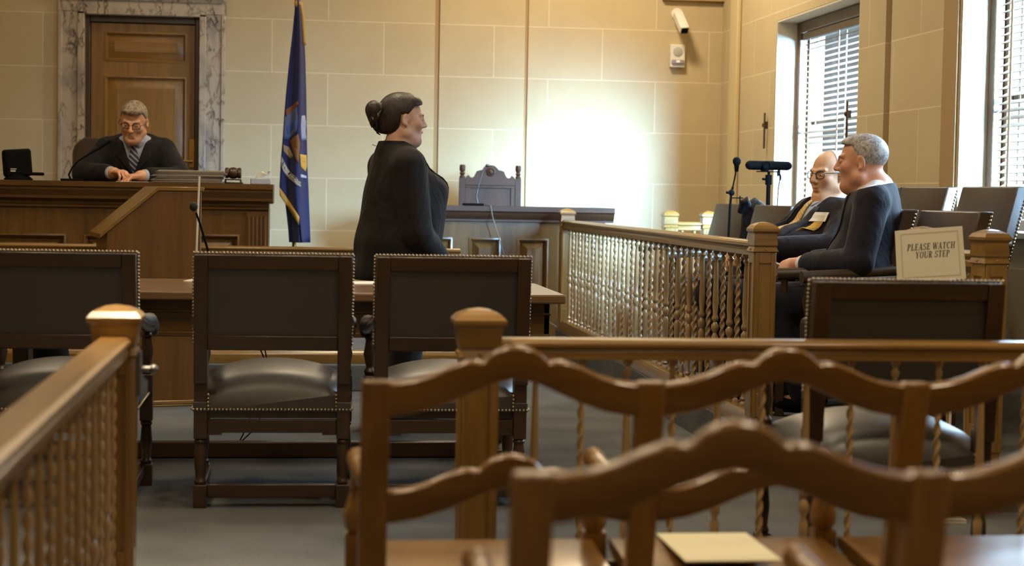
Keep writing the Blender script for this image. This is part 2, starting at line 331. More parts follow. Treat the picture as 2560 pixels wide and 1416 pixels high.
for (px, y0, y1, lab) in ((1920, 282, 372, 'dark metal cord cleat on the stone left of the far window'), (2128, 252, 348, 'dark metal cord cleat on the stone right of the far window blind')):
    a = PX(px, y0, XR); c = PX(px, y1, XR)
    k = thing('cord_cleat', lab, 'cleat', (XR-.0, a.y, c.z), 0, 'cord cleats beside the far window')
    dz = a.z-c.z
    MB().box(-.03, -.018, -.010, .010, 0, dz).build('bar', M_CLEAT, k, bevel=.004); MB().box(-.018, .0, -.008, .008, dz*.55, dz*.75).build('bracket', M_CLEAT, k)
    MB().lathe([(.005, -.014), (.010, -.004), (.010, .006), (.005, .014)], (-.033, .0, dz*.65), 12).build('knob', M_CLEAT, k, smooth=40)
# marble casing and door
mb = MB(); cw = .195; x0, x1 = DX0-cw, DX1+cw
cs = struct(thing('trim_5', None, None, (0, YB, 0)))
for (a, b_, z0, z1) in ((x0, DX0+.0, .15, DZ+.02), (DX1, x1, .15, DZ+.02)):
    m = MB(); m.box(a, b_, -.035, .0, z0, z1)
    inner = b_ if a == x0 else a; s = -1 if a == x0 else 1
    q = sorted((inner, inner+s*.05)); m.box(q[0], q[1], -.055, -.035, z0, z1); q = sorted((inner+s*cw, inner+s*(cw-.03))); m.box(q[0], q[1], -.05, -.035, z0, z1)
    m.build('jamb', M_MARB, cs, bevel=.004)
m = MB(); m.box(x0-.005, x1+.005, -.04, 0, DZ+.02, DZ+.22); m.prism([(-.085, DZ+.19), (-.085, DZ+.15), (-.055, DZ+.105), (-.04, DZ+.105), (-.04, DZ+.19)], x0+.02, x1-.02, 'x'); m.box(DX0-.05, DX1+.05, -.055, -.04, DZ+.0, DZ+.05)
m.build('lintel', M_MARB, cs, bevel=.004)
dr = struct(thing('door_1', None, None, ((DX0+DX1)/2, YB+.06, .15))); dw = (DX1-DX0)/2; dh = DZ-.15
m = MB(); m.box(-dw, -dw+.035, -.03, .1, 0, dh); m.box(dw-.035, dw, -.03, .1, 0, dh); m.box(-dw+.035, dw-.035, -.03, .1, dh-.05, dh)
m.build('door_frame', wood('dark', 'z'), dr, bevel=.004)
def framed(par, x0, x1, z0, z1, y, panels, kind, yd=.02, name='panel', core=.03, field=.05):
    """frame-and-panel work: front face at y (towards -y); panels = list of (x0,x1,z0,z1)"""
    c = MB(); c.box(x0, x1, y+yd, y+yd+core, z0, z1)
    xs = sorted({x0, x1, *[p[0] for p in panels], *[p[1] for p in panels]}); zs = sorted({z0, z1, *[p[2] for p in panels], *[p[3] for p in panels]})
    for i in range(len(xs)-1):
        for k in range(len(zs)-1):
            cx, cz = (xs[i]+xs[i+1])/2, (zs[k]+zs[k+1])/2
            if not any(p[0] < cx < p[1] and p[2] < cz < p[3] for p in panels): c.box(xs[i], xs[i+1], y, y+yd+.002, zs[k], zs[k+1])
    c.build('frame', wood(kind, 'z'), par)
    for (a, b_, e, f_) in panels:
        p = MB(); w = .022
        def rect(i, yy): return [(a+i, yy, e+i), (b_-i, yy, e+i), (b_-i, yy, f_-i), (a+i, yy, f_-i)]
        p.rings([rect(0, y-.006), rect(w*.5, y-.010), rect(w, y+.006), rect(w, y+yd)], cap=False)
        fw = min(field, (f_-e)*.22, (b_-a)*.22)
        p.rings([rect(w+.004, y+yd+.001), rect(w+.008, y+yd-.002), rect(w+fw, y+.002), rect(w+fw+.001, y-.002), ], cap=False)
        i = w+fw+.001; p.add(rect(i, y-.002), [(0, 1, 2, 3)])
        p.build(name, wood(kind, 'x' if (b_-a) > (f_-e)*1.3 else 'z'), par, smooth=30)
L = MB()
sx = dw-.04
framed(dr, -sx, sx, 0, dh-.055, -.0, [(-sx+.10, sx-.06, 1.93, 2.155), (-sx+.10, sx-.06, .88, 1.82), (-sx+.10, sx-.06, .2, .74)], 'door', .018, field=.07)
hd = MB(); hx = PY(478, 390, YB).x - dr.location.x; hz0 = PY(478, 410, YB).z-.15
MB().box(hx-.022, hx+.022, -.012, .002, hz0-.03, hz0+.19).build('lock_plate', M_BRASS, dr, bevel=.003)
lv = MB(); lv.tube([(hx, -.01, hz0+.02), (hx, -.05, hz0+.02), (hx-.03, -.055, hz0+.022), (hx-.13, -.055, hz0+.028)], .009, 10); lv.build('door_handle', M_BRASS, dr, smooth=50)
struct(MB().box(DX0-.3, DX1+.3, YB+.25, YB+.3, 0, DZ+.4).build('door_backing_panel', M_PLASTER))  # unseen panel added to close the gaps around the door
# ================================================================== FURNITURE
# ---- judge's bench
BX0, BX1, BYF, BZ = -2.9, PY(672, 500, 10.45).x, 10.45, 1.15
t = thing('judge_bench', 'long oak judge\'s bench with raised panels below the door', 'bench', (0, BYF, .15))
zt = BZ-.15
m = MB(); prof = [(-.09, zt), (-.09, zt-.03), (-.075, zt-.04), (-.075, zt-.05), (-.05, zt-.085), (-.05, zt-.1), (-.02, zt-.115), (.72, zt-.115), (.72, zt)]
m.prism(prof, BX0, BX1+.025, 'x'); m.build('top', wood('bench', 'x'), t, smooth=30)
framed(t, BX0, BX1, 0, zt-.115, 0, [(BX0+.1+.53*k, BX0+.53*(k+1), .18, zt-.31) for k in range(4)] + [(BX1-.46, BX1-.17, .18, zt-.30)], 'bench', .025, field=.045)
m = MB(); m.prism([(-.022, zt-.14), (-.022, zt-.15), (0, zt-.16), (0, zt-.13)], BX0, BX1, 'x'); m.build('bead_moulding', wood('bench', 'x'), t)
m = MB(); m.box(BX1-.13, BX1-.005, -.018, 0, .1, zt-.165)
for k in range(5): m.tube([(BX1-.115+.0235*k, -.02, .13), (BX1-.115+.0235*k, -.02, zt-.19)], .0085, 8)
m.build('fluted_pilaster', wood('bench', 'z'), t, smooth=40)
MB().box(BX1-.03, BX1, .02, .7, 0, zt-.115).build('end_panel', wood('bench', 'z'), t)
# ---- turned and twisted balusters (local z from 0 to h)
def turned(h, r=.017, knob=.5):
    k = knob*h
    return MB().lathe([(r*1.1, 0), (r*1.1, .012), (r*.55, .022), (r*1.05, .034), (r*.5, .05), (r*.62, .07), (r*1.0, k-.075), (r*1.05, k-.05), (r*.55, k-.035), (r*1.15, k-.018), (r*1.2, k), (r*.5, k+.016), (r*1.1, k+.026), (r*1.1, k+.036), (r*.7, k+.05), (r*.98, k+.1), (r*.62, h-.07), (r*.5, h-.05), (r*1.05, h-.034), (r*.55, h-.022), (r*1.1, h-.012), (r*1.1, h)], n=12)
def twisted(h, r=.014, turns=None):
    m = MB(); n = 12; N = int(h/.0052); pit = .082
    R = []
    def circ(rr, z): return [(rr*math.cos(2*PI*j/n), rr*math.sin(2*PI*j/n), z) for j in range(n)]
    R += [circ(r*1.25, 0), circ(r*1.25, .012), circ(r*.7, .022), circ(r*1.15, .034), circ(r*.7, .046)]
    for i in range(N+1):
        z = .055 + (h-.11)*i/N; a = 2*PI*z/pit
        R.append([(r*(.82+.34*math.cos(2*(2*PI*j/n-a)))*math.cos(2*PI*j/n), r*(.82+.34*math.cos(2*(2*PI*j/n-a)))*math.sin(2*PI*j/n), z) for j in range(n)])
    R += [circ(r*.7, h-.046), circ(r*1.15, h-.034), circ(r*.7, h-.022), circ(r*1.25, h-.012), circ(r*1.25, h)]
    m.rings(R); return m
def rail_profile(w, h):
    """section of a moulded handrail, (across, up), top at 0"""
    w /= 2
    return [(-w*.75, 0), (w*.75, 0), (w, -h*.18), (w, -h*.36), (w*.72, -h*.48), (w*.72, -h*.58), (w*.82, -h*.62), (w*.82, -h), (-w*.82, -h), (-w*.82, -h*.62), (-w*.72, -h*.58), (-w*.72, -h*.48), (-w, -h*.36), (-w, -h*.18)]
def newel(par, loc, w, h, kind='rail', name='newel_post'):
    """square post with recessed panels and a flared pillow cap; w = cap width"""
    s = w*(.33 if w > .12 else .38); hw = w/2
    n = link(bpy.data.objects.new('_', None)); bpy.data.objects.remove(n)
    p = MB(); zc = h-.125
    p.lathe([(s, 0), (s, zc)], sq=True)
    pw = s*.62
    for a in range(4):
        R = Matrix.Rotation(a*PI/2, 4, 'Z'); p.M = R
        for (a0, a1, z0, z1) in ((-s, -pw, .06, zc), (pw, s, .06, zc), (-pw, pw, zc-.045, zc), (-pw, pw, .06, .16)): p.box(a0, a1, -s-.006, -s+.001, z0, z1)
        p.ball((0, -s-.008, zc+.012), .006, 8, 5)
    p.M = Matrix.Identity(4)
    o = p.build(name, wood(kind, 'z'), par, loc=loc, bevel=.002)
    c = MB(); c.lathe([(s+.006, zc), (s+.012, zc+.004), (s+.004, zc+.022), (s+.008, zc+.03), (hw*.86, zc+.07), (hw*.86, zc+.078), (hw, zc+.088), (hw, zc+.098), (hw*.8, zc+.112), (hw*.45, zc+.122), (.004, zc+.127)], sq=True)
    c.build('cap', wood(kind, 'x'), o, smooth=12)
    return o
def railing(name, label, cat, loc, axis, L, ztop, zbot, rw, rh, sp, first, kinds, newels=(), kind='rail', group=None, br=.055, knob=.5, rr=1.0, shoe=None):
    """straight railing along local x (axis 0) or y (axis 1) from 0 to L"""
    t = thing(name, label, cat, loc, 0, group)
    ax = 'x' if axis == 0 else 'y'
    m = MB(); m.prism([(a, ztop+b) for a, b in rail_profile(rw, rh)], 0, L, 'x')
    if axis: m.v = [(-y, x, z) for x, y, z in m.v]
    m.build('handrail', wood(kind, ax), t, smooth=30, bevel=.002)
    m = MB(); sh = shoe or rw*.9; m.prism([(-sh/2, zbot), (sh/2, zbot), (sh/2, zbot+br*.7), (sh*.36, zbot+br), (-sh*.36, zbot+br), (-sh/2, zbot+br*.7)], 0, L, 'x')
    if axis: m.v = [(-y, x, z) for x, y, z in m.v]
    m.build('shoe_rail', wood(kind, ax), t, bevel=.002)
    h = ztop-rh-(zbot+br)+.004; protos = {}
    i = 0; x = first
    while x < L-.02:
        k = kinds[i % len(kinds)]
        loc_ = (x, 0, zbot+br-.002) if axis == 0 else (0, x, zbot+br-.002)
        if k not in protos:
            o = (turned(h, .0150*rr, knob) if k == 't' else twisted(h, .0115*rr)).build('baluster', wood('spindle_lit', 'z'), t, smooth=50); protos[k] = o; o.location = loc_
        else: c = protos[k].copy(); link(c); c.location = loc_
        i += 1; x += sp
    for (q, w, hh) in newels: newel(t, (q, 0, zbot if zbot < .3 else 0) if axis == 0 else (0, q, zbot), w, hh, kind)
    return t
# balustrade before the bench
railing('balustrade', 'low oak balustrade on the carpeted step in front of the bench', 'balustrade', (-2.6, 9.83, .15), 0, 3.55, .652, 0, .085, .05, .111, .05, 't', kind='rail', br=.07, rr=.8, knob=.45, shoe=.12)
# jury rail
JX = 1.945
railing('jury_rail', 'oak jury box railing running away from the square post by the seated men', 'railing', (JX, 7.05, .15), 1, 5.2, .79, 0, .085, .062, .133, .12, 'Tt'.replace('T', 'w'), newels=((0, .112, .87), (5.2, .112, .87)), br=.07, knob=.47)
r2 = railing('jury_rail', 'short oak railing between two square posts by the back wall', 'railing', (2.69, 12.24, .15), 0, .28, .79, 0, .08, .06, .09, .09, 't', newels=((0, .112, .87), (.28, .112, .87)))
r3 = railing('jury_rail', 'short oak gate rail with two posts behind the step sign', 'railing', (2.516, 6.05, .15), 1, .457, .79, 0, .08, .06, .12, .12, 't', newels=((0, .112, .87), (.46, .112, .87)))
r3.rotation_euler = (0, 0, .183)
# gallery bar
RY = 4.42
railing('bar_rail', 'oak bar rail with twisted balusters crossing in front of the benches at right', 'railing', (PY(1195, 900, RY).x, RY, 0), 0, 2.6, .75, .05, .085, .053, .12, .15, 'tw', newels=((0, .1325, .775),), br=.06, knob=.35, rr=.8)
lx = PY(290, 900, RY).x
rl = railing('bar_rail', 'oak gate rail at left running toward the camera from a lit post', 'railing', (lx, RY-2.9, 0), 1, 2.9, .75, .05, .085, .053, .14, .03, 'wt', newels=((2.9, .1325, .775),), br=.06, knob=.35, rr=.74)
m = MB(); m.box(.05, .062, 2.875, 2.925, .6, .71); m.tube([(.06, 2.9, .665), (.085, 2.9, .665)], .008, 10); m.ball((.092, 2.9, .665), .012)
m.build('latch', M_GREYM, rl, smooth=40)
# ---- leather armchair (faces +y, back legs at y=0)
def armchair(label, loc, rz, group, leather=M_LEATH, low=False):
    t = thing('armchair', label, 'chair', loc, rz, group); wd = wood('dark', 'z'); wx = wood('dark', 'x'); hw = .272; s = .0235
    zs, zb, zt = .345, .56, .892
    lean = lambda z: -.02 - .11*max(0, z-.45)
    for sx in (-1, 1):
        xx = sx*(hw-s)
        m = MB()
        m.box(xx-s, xx+s, -.024, .024, 0, .082); m.lathe([(s*.8, .082), (s*.95, .092), (s*.7, .105), (s*.75, .115), (s*.95, .165), (s*.9, .2), (s*.75, .225), (s*1.0, .235), (s*.72, .244)], (xx, 0, 0), 14)
        m.box(xx-s, xx+s, -.024, .024, .244, .47)
        m.rings([[(xx-s, lean(z)-.024, z), (xx+s, lean(z)-.024, z), (xx+s, lean(z)+.03, z), (xx-s, lean(z)+.03, z)] for z in (.44, .6, .75, zt)])
        m.build('back_leg', wd, t, smooth=35, bevel=.003)
        m = MB(); fx = sx*(hw-.006); fy = .47
        m.box(fx-s, fx+s, fy-.024, fy+.024, 0, .082); m.lathe([(s*.8, .082), (s*.95, .092), (s*.7, .105), (s*.95, .165), (s*.75, .225), (s*1.0, .235), (s*.72, .244)], (fx, fy, 0), 14)
        m.box(fx-s, fx+s, fy-.024, fy+.024, .244, .42); m.lathe([(s*.8, .42), (s*1.0, .435), (s*.6, .45), (s*1.05, .5), (s*.7, .555), (s*.95, .565), (s*.7, .58)], (fx, fy, 0), 14)
        m.build('front_leg', wd, t, smooth=35, bevel=.003)
        m = MB()
        m.tube([(sx*(hw-.01), -.03, .66), (sx*(hw-.006), .1, .645), (sx*(hw-.002), .3, .615), (sx*(hw+.0), .45, .605), (sx*(hw+.002), .52, .585)], [.02, .021, .023, .026, .02], 12)
        m.build('arm', wd, t, smooth=60)
        m = MB(); m.tube([(sx*(hw-.006), .14, .655), (sx*(hw-.002), .3, .633), (sx*(hw+.004), .46, .622), (sx*(hw+.006), .535, .597), (sx*(hw+.006), .54, .565)], [.018, .027, .03, .03, .022], 12)
        m.build('arm_pad', leather, t, smooth=60)
        m = MB(); m.box(xx-.014, xx+.014, .02, fy-.02, .04, .078); m.build('side_stretcher', wood('dark', 'y'), t, bevel=.003)
    m = MB()
    z0, z1 = zt-.042, zt; q = hw-2*s
    for (z0, z1, nm) in ((zt-.05, zt, 'crest_rail'), (zb, zb+.05, 'lower_back_rail')):
        m = MB(); m.rings([[(x, lean(z0)-.018, z0), (x, lean(z0)+.02, z0), (x, lean(z1)+.02, z1), (x, lean(z1)-.018, z1)] for x in (-q, q)])
        m.build(nm, wx, t, bevel=.003)
    m = MB(); m.box(-q, q, -.014, .014, .265, .312); m.box(-q, -q+.05, -.013, .013, .257, .266); m.box(q-.05, q, -.013, .013, .257, .266); m.build('back_rail', wx, t, bevel=.002)
    m = MB(); m.box(-q, q, -.012, .012, .035, .082); m.build('stretcher', wx, t, bevel=.003)
    # leather: back (panel seen from behind plus padded front wrapping the edge)
    m = MB(); a, b = zb+.045, zt-.045
    m.rings([[(x, lean(a)-.002, a), (x, lean(a)+.006, a), (x, lean(b)+.006, b), (x, lean(b)-.002, b)] for x in (-q-.004, q+.004)])
    m.build('back_panel', leather, t)
    m = MB(); R = []
    nx, nz = 12, 8
    for fr in (0, 1):
        for i in range(nz+1):
            z = zb-.005 + (zt+.006-zb+.005)*i/nz
            R.append([(-hw-.003+(2*hw+.006)*k/nx, lean(z)+.027+fr*(.018+.05*(math.sin(PI*k/nx)**.5)*(math.sin(PI*i/nz)**.5)), z) for k in range(nx+1)])
    back, front = R[:nz+1], R[nz+1:]
    m.rings([back[i]+front[i][::-1] for i in range(nz+1)])
    m.build('back_cushion', leather, t, smooth=50, bevel=.003)
    m = MB(); R = []
    for (z, e) in ((zs-.005, 0), (zs+.06, 0), (zs+.1, .006)): R.append([(x, y, z) for x, y in ((-hw+e, -.02+e*2), (hw-e, -.02+e*2), (hw+.012-e, .49-e), (-hw-.012+e, .49-e))])
    g = []
    nx, ny = 14, 12
    m2 = MB(); rows = []
    for i in range(ny+1):
        y = -.028 + .525*i/ny
        ring = [(-(hw-.05 if i < 2 else hw)*1.0, y, zs), ((hw-.05 if i < 2 else hw), y, zs)]
        w_ = (hw-.048) if y < .03 else hw+.004
        top = [(w_*(1-2*k/nx), y, zs+.055+.105*(max(0, math.sin(PI*k/nx))**.45)*(max(0, math.sin(PI*min(1, max(0, (i/ny)))))**.35)) for k in range(nx+1)]
        rows.append([(-w_, y, zs), (w_, y, zs)]+top)
    m2.rings(rows); m2.build('seat', leather, t, smooth=50)
    m = MB(); m.box(-hw+.02, hw-.02, .0, .46, zs-.03, zs); m.build('seat_frame', wd, t)
    for sx in (-1, 1): MB().box(sx*(hw-s)-s-.003, sx*(hw-s)+s+.003, -.027, .027, zs-.004, zs+.03).build('leg_wrap', leather, t, bevel=.002)
    # nail heads
    m = MB(); r = .0052
    def nail(x, y, z): m.ball((x, y, z), (r, r, r), 6, 4)
    n = int(2*hw/.0125)
    for k in range(n+1): x = -hw+2*hw*k/n; nail(x, lean(zt)-.0, zt+.006); nail(x, -.03, zs+.004)
    for sx in (-1, 1):
        for k in range(27): z = zb+.02+(zt-zb-.02)*k/26; nail(sx*(hw+.004), lean(z)+.03, z)
        for k in range(1, 5): nail(sx*(hw-.05), -.032, zs+.004+.013*k)
        for k in range(34): nail(sx*(hw+.006), -.02+.5*k/33, zs+.006)
    m.build('nail_stud', M_NAIL, t, smooth=60)
    return t
g_ = 'dark leather armchairs at the counsel tables'
ch = armchair('dark leather armchair behind the lit left post, cut by the left picture edge', (-.80, 6.16, 0), 0, g_)
dup(ch, (PZ(675, 1268, 0).x+.005, 6.15, 0), -.01, 'dark leather armchair standing alone in the gap between the two rail posts', g_)
dup(ch, (.567, 6.14, 0), .0, 'dark leather armchair just behind the unlit rail post, woman standing beyond it', g_)
dup(ch, (1.712, 4.74, 0), -.03, 'large dark leather armchair close behind the bar rail under the step sign', g_)
# ---- counsel table
t = thing('counsel_table', 'long brown counsel table beyond the row of leather armchairs', 'table', (0, 6.85, 0))
TX0, TX1 = -1.75, 1.09
m = MB(); m.prism([(TX0, 0), (TX1, 0), (TX1, .86), (TX1-.04, .93), (TX0, .93)], .683, .72, 'z'); m.build('top', wood('table', 'x'), t, bevel=.008, seg=3)
m = MB(); m.box(TX0+.05, TX1-.05, .1, .13, .535, .683); m.box(TX0+.05, TX1-.05, .8, .83, .535, .683); m.box(TX1-.075, TX1-.05, .1, .83, .535, .683); m.box(TX0+.05, TX0+.075, .1, .83, .535, .683)
m.box(TX0+.05, TX1-.045, .088, .1, .535, .555); m.box(TX0+.05, TX1-.045, .092, .1, .63, .64); m.build('apron', wood('bench', 'x'), t, bevel=.003)
for x in (-1.09, .86):
    m = MB(); m.box(x-.04, x+.04, .2, .74, .0, .07); m.box(x-.032, x+.032, .4, .54, .07, .54); m.build('trestle', wood('dark', 'z'), t, bevel=.006)
m = MB(); m.box(-1.12, .9, .42, .48, .004, .068); m.build('stretcher', wood('dark', 'x'), t, bevel=.004)
p = MB(); p.box(-.08, .08, -.11, .11, 0, .004); q = PZ(905, 703, .72)
o = tag(p.build('paper_sheet', M_PAPER, loc=(q.x, 7.55, .7205)), 'white sheet of paper on the counsel table beside the standing woman', 'paper'); o.rotation_euler = (0, 0, .2)
# slim white pole and gooseneck on the table
a = PY(501, 441, 7.5); b = PY(491, 628, 7.5)
t = thing('white_pole', 'slim white pole rising from the table beside the lectern', 'pole', (b.x-.004, 7.5, .7205))
m = MB(); m.tube([(0, 0, .008), (a.x-b.x, 0, a.z-.72)], .0046, 8); m.build('shaft', M_WHITE, t, smooth=50)
MB().lathe([(.05, 0), (.05, .006), (.015, .014), (.008, .02)], n=20).build('base', M_WHITE, t, smooth=40)
h0 = PY(484, 517, 7.3); h1 = PY(521, 630, 7.3)
t = thing('gooseneck_microphone', 'black gooseneck microphone on the table leaning left in front of the lectern', 'microphone', (h1.x+.03, 7.3, .7205))
lx_ = lambda v: (v.x-h1.x-.03, 0, v.z-.7205)
m = MB(); m.tube([(0, 0, .02), (-.012, 0, .06), lx_(h1), lx_(PY(500, 560, 7.3)), lx_(PY(490, 532, 7.3))], [.006, .0055, .005, .0045, .0045], 8); m.build('neck', M_BLKM, t, smooth=50)
m = MB(); c = lx_(h0); m.ball(c, (.017, .017, .02), 12, 8); m.build('windscreen', M_RUB, t, smooth=60)
MB().lathe([(.055, 0), (.055, .015), (.04, .025), (.01, .03)], n=20).build('base', M_BLACK, t, smooth=40)
cab = MB()
for dx, pts in ((0, [(650, 872), (662, 900), (640, 1000), (617, 1068), (600, 1102)]), (.01, [(662, 872), (668, 905), (672, 985), (640, 1070), (604, 1104)])):
    cab.tube([PY(x, y, 7.72) for x, y in pts], .0035, 6)
v = PY(650, 872, 7.72); cab.tube([v, (v.x, 7.74, .66), (v.x, 7.79, .745), (v.x, 7.7, .724), (v.x-.08, 7.4, .724)], .0035, 6)
tag(cab.build('cable', M_RUB, smooth=60), 'thin black cables hanging under the counsel table behind the middle armchair', 'cable')
# ---- lectern
ang = math.radians(13); LY = 8.98
p0 = PZ(265, 1021, 0)
t = thing('lectern', 'plain brown wooden lectern with a slanted top beyond the armchairs', 'lectern', (p0.x, p0.y, 0), ang)
LW, LD = .475, .44; za, zb_ = .89, 1.125; xs = .255
m = MB(); m.prism([(0, .03), (LW, .03), (LW, zb_-.02), (xs, zb_-.02), (0, za)], 0, LD, 'y'); m.build('body', wood('lect', 'z'), t, bevel=.003)
m = MB(); sl = (zb_-.02-za)/xs; e = .022
m.prism([(-.035, za-.035*sl), (xs, zb_-.02), (LW+.012, zb_-.02), (LW+.012, zb_), (xs-.004, zb_), (-.035, za-.035*sl+.022)], -.008, LD+.008, 'y'); m.build('top', wood('rail', 'x'), t, bevel=.002)
m = MB(); m.box(-.012, LW+.012, -.012, LD+.012, 0, .012); m.box(-.012, LW+.012, -.012, LD+.012, .012, .032); m.build('base_moulding', wood('rail', 'x'), t, bevel=.004)
m = MB(); m.box(-.004, LW+.004, -.005, 0, .37, .385); m.build('band', wood('lect', 'x'), t, bevel=.002)
# ---- witness stand
wy = 12.5; wx0 = .86; wx1 = PY(1512, 540, wy).x; wz = PY(1300, 517, wy).z
t = thing('witness_stand', 'panelled dark oak witness stand against the bright back wall', 'desk', (0, wy, 0))
m = MB(); m.prism([(-.08, wz), (-.08, wz-.035), (-.065, wz-.045), (-.055, wz-.07), (-.03, wz-.095), (-.03, wz-.11), (.44, wz-.11), (.44, wz)], wx0-.05, wx1+.06, 'x'); m.build('top', wood('witness', 'x'), t, smooth=30)
n_ = 4; pw = (wx1-wx0)/n_
framed(t, wx0, wx1, 0, wz-.11, 0, [(wx0+pw*k+.06, wx0+pw*(k+1)-.06, .2, wz-.23) for k in range(n_)], 'bench', .025, field=.05)
for x in (wx0, wx1-.03): MB().box(x, x+.03, .055, .4, 0, wz-.11).build('end_panel', wood('witness', 'z'), t)
# witness chair
cx0, cx1 = PY(1148, 470, 13.15).x, PY(1302, 470, 13.15).x; cx = (cx0+cx1)/2; hw = (cx1-cx0)/2
zt = PY(1225, 413, 13.15).z
t = thing('witness_chair', 'tall dark carved chair with crested back behind the witness stand', 'chair', (cx, 13.05, 0))
for sx in (-1, 1):
    m = MB(); xx = sx*(hw-.022); m.box(xx-.022, xx+.022, .078, .125, 0, zt-.1); m.lathe([(.02, zt-.1), (.022, zt-.09), (.014, zt-.08), (.022, zt-.066), (.014, zt-.055), (.022, zt-.04), (.022, zt-.01), (.018, zt)], (xx, .1, 0), 12)
    m.build('back_post', wood('witness', 'z'), t, smooth=35)
    m = MB(); m.box(sx*(hw-.02)-.022, sx*(hw-.02)+.022, -.36, -.315, 0, .66); m.build('front_leg', wood('witness', 'z'), t, bevel=.003)
    m = MB(); m.box(sx*(hw-.02)-.03, sx*(hw-.02)+.03, -.39, .1, .66, .69); m.build('arm', wood('witness', 'y'), t, bevel=.006)
def mirror(pl): return pl + [(-a, b) for a, b in pl[::-1]]
iw = hw-.044
crest = [(-iw, zt-.155), (-iw, zt-.105), (-iw+.012, zt-.088), (-iw+.028, zt-.078), (-iw+.035, zt-.092), (-iw+.055, zt-.098), (-iw+.07, zt-.088), (-iw+.078, zt-.07), (-.108, zt-.062), (-.104, zt-.048), (-.08, zt-.04), (-.06, zt-.036), (-.052, zt-.024), (-.034, zt-.008), (-.012, zt-.001)]
m = MB(); m.prism(mirror(crest), .08, .118, 'y'); m.build('crest', wood('witness', 'x'), t, bevel=.003)
m = MB(); m.lathe([(.034, 0), (.034, .008), (.026, .012), (.022, .006), (.012, .014), (.001, .016)], n=18); m.v = [(x, .082-z, y+zt-.052) for x, y, z in m.v]; m.build('medallion', wood('witness', 'x'), t, smooth=40)
m = MB(); m.box(-iw, iw, .085, .115, .42, .48); m.box(-iw, -iw+.035, .084, .116, .48, zt-.155); m.box(iw-.035, iw, .084, .116, .48, zt-.155); m.box(-iw, iw, .082, .118, zt-.175, zt-.155); m.build('back_frame', wood('witness', 'z'), t, bevel=.003)
MB().box(-iw+.035, iw-.035, .092, .108, .48, zt-.172).build('back_panel', wood('witness', 'z'), t)
MB().box(-hw+.01, hw-.01, -.37, .08, .41, .46).build('seat', wood('witness', 'x'), t, bevel=.01)
# witness microphone and cable
b0 = PY(1188, 511, 12.62)
t = thing('desk_microphone', 'thin silver gooseneck microphone on the witness stand', 'microphone', (b0.x, 12.62, wz+.0005))
MB().box(-.09, .06, -.04, .04, 0, .018).build('base', M_BLACK, t, bevel=.004)
m = MB(); m.tube([(.02, 0, .015)] + [tuple(PY(x, y, 12.62)-Vector((b0.x, 12.62, wz+.0005))) for x, y in ((1191, 490), (1196, 465), (1203, 440), (1210, 420), (1216, 414))], .005, 8); m.build('neck', M_GREYM, t, smooth=60)
c = PY(1219, 414, 12.62)-Vector((b0.x, 12.62, wz+.0005)); MB().ball(c, (.016, .012, .012)).build('head', M_GREYM, t, smooth=60)
m = MB(); m.tube([(b0.x+.06, 12.62, wz+.006), (b0.x+.08, 12.5, wz+.006), (b0.x+.09, 12.41, wz+.003)] + [PY(x, y, 12.405) for x, y in ((1232, 545), (1246, 590), (1258, 630), (1280, 700), (1330, 780), (1392, 818))], .0035, 6)
tag(m.build('cable', plain('grey_cable', (120, 110, 98), .5), smooth=60), 'thin grey cable draped down the front of the witness stand', 'cable')
# ---- things on the judge's bench
BZt = BZ+.0006
def at_bench(px, py, Y): v = PY(px, py, Y); return v
q = PY(46, 440, 10.75); t = thing('desk_monitor', 'small black screen seen from behind on the far left of the bench', 'monitor', (q.x, 10.75, BZt), .0)
z0 = .06; R = Matrix.Rotation(-.13, 4, 'Y')
m = MB(); m.M = Matrix.Rotation(.5, 4, 'Z') @ Matrix.Rotation(-.08, 4, 'Y'); m.box(-.085, .085, -.03, .03, .02, .185); m.build('housing', M_BLACK, t, bevel=.018, seg=3)
m = MB(); m.box(.0, .155, -.05, -.02, .028, .048); m.build('arm', M_BLACK, t, bevel=.006)
m = MB(); m.lathe([(.085, 0), (.085, .008), (.055, .03), (.04, .04)], n=20); m.build('base', M_BLACK, t, smooth=40)
m = MB(); m.M = Matrix.Rotation(.5, 4, 'Z'); m.box(-.06, -.03, -.034, -.028, .05, .056); m.box(-.06, -.025, -.034, -.028, .063, .067); m.build('logo_mark', M_WHITE, t)
# folders
q = PY(468, 452, 10.61); fc = [(112, 100, 92), (122, 112, 100), (96, 88, 84), (132, 124, 116), (104, 96, 92), (150, 142, 130)]; z = BZt
labs = ['grey folder at the bottom of the pile on the bench', 'tan grey folder second from the bottom of the bench pile', 'dark grey folder in the middle of the bench pile', 'pale grey folder just above the middle of the bench pile', 'grey brown folder second from the top of the bench pile', 'light folder on top of the pile on the bench']
for i in range(6):
    h = .0118; w = .43 - .012*(i % 3); d = .24
    o = MB(); o.rings([[(-w/2, -d/2, 0), (w/2, -d/2, 0), (w/2, d/2, 0), (-w/2, d/2, 0)], [(-w/2+.03, -d/2, h), (w/2, -d/2, h), (w/2, d/2, h), (-w/2+.03, d/2, h)]])
    o = tag(o.build('file_folder', plain('folder_%d' % i, fc[i], .7), bevel=.002, loc=(q.x-.012*(i % 2)+.006*i, 10.61, z)), labs[i], 'folder', 'folders piled on the bench'); o.rotation_euler = (0, 0, .02*((i % 3)-1)); z += h+.0008
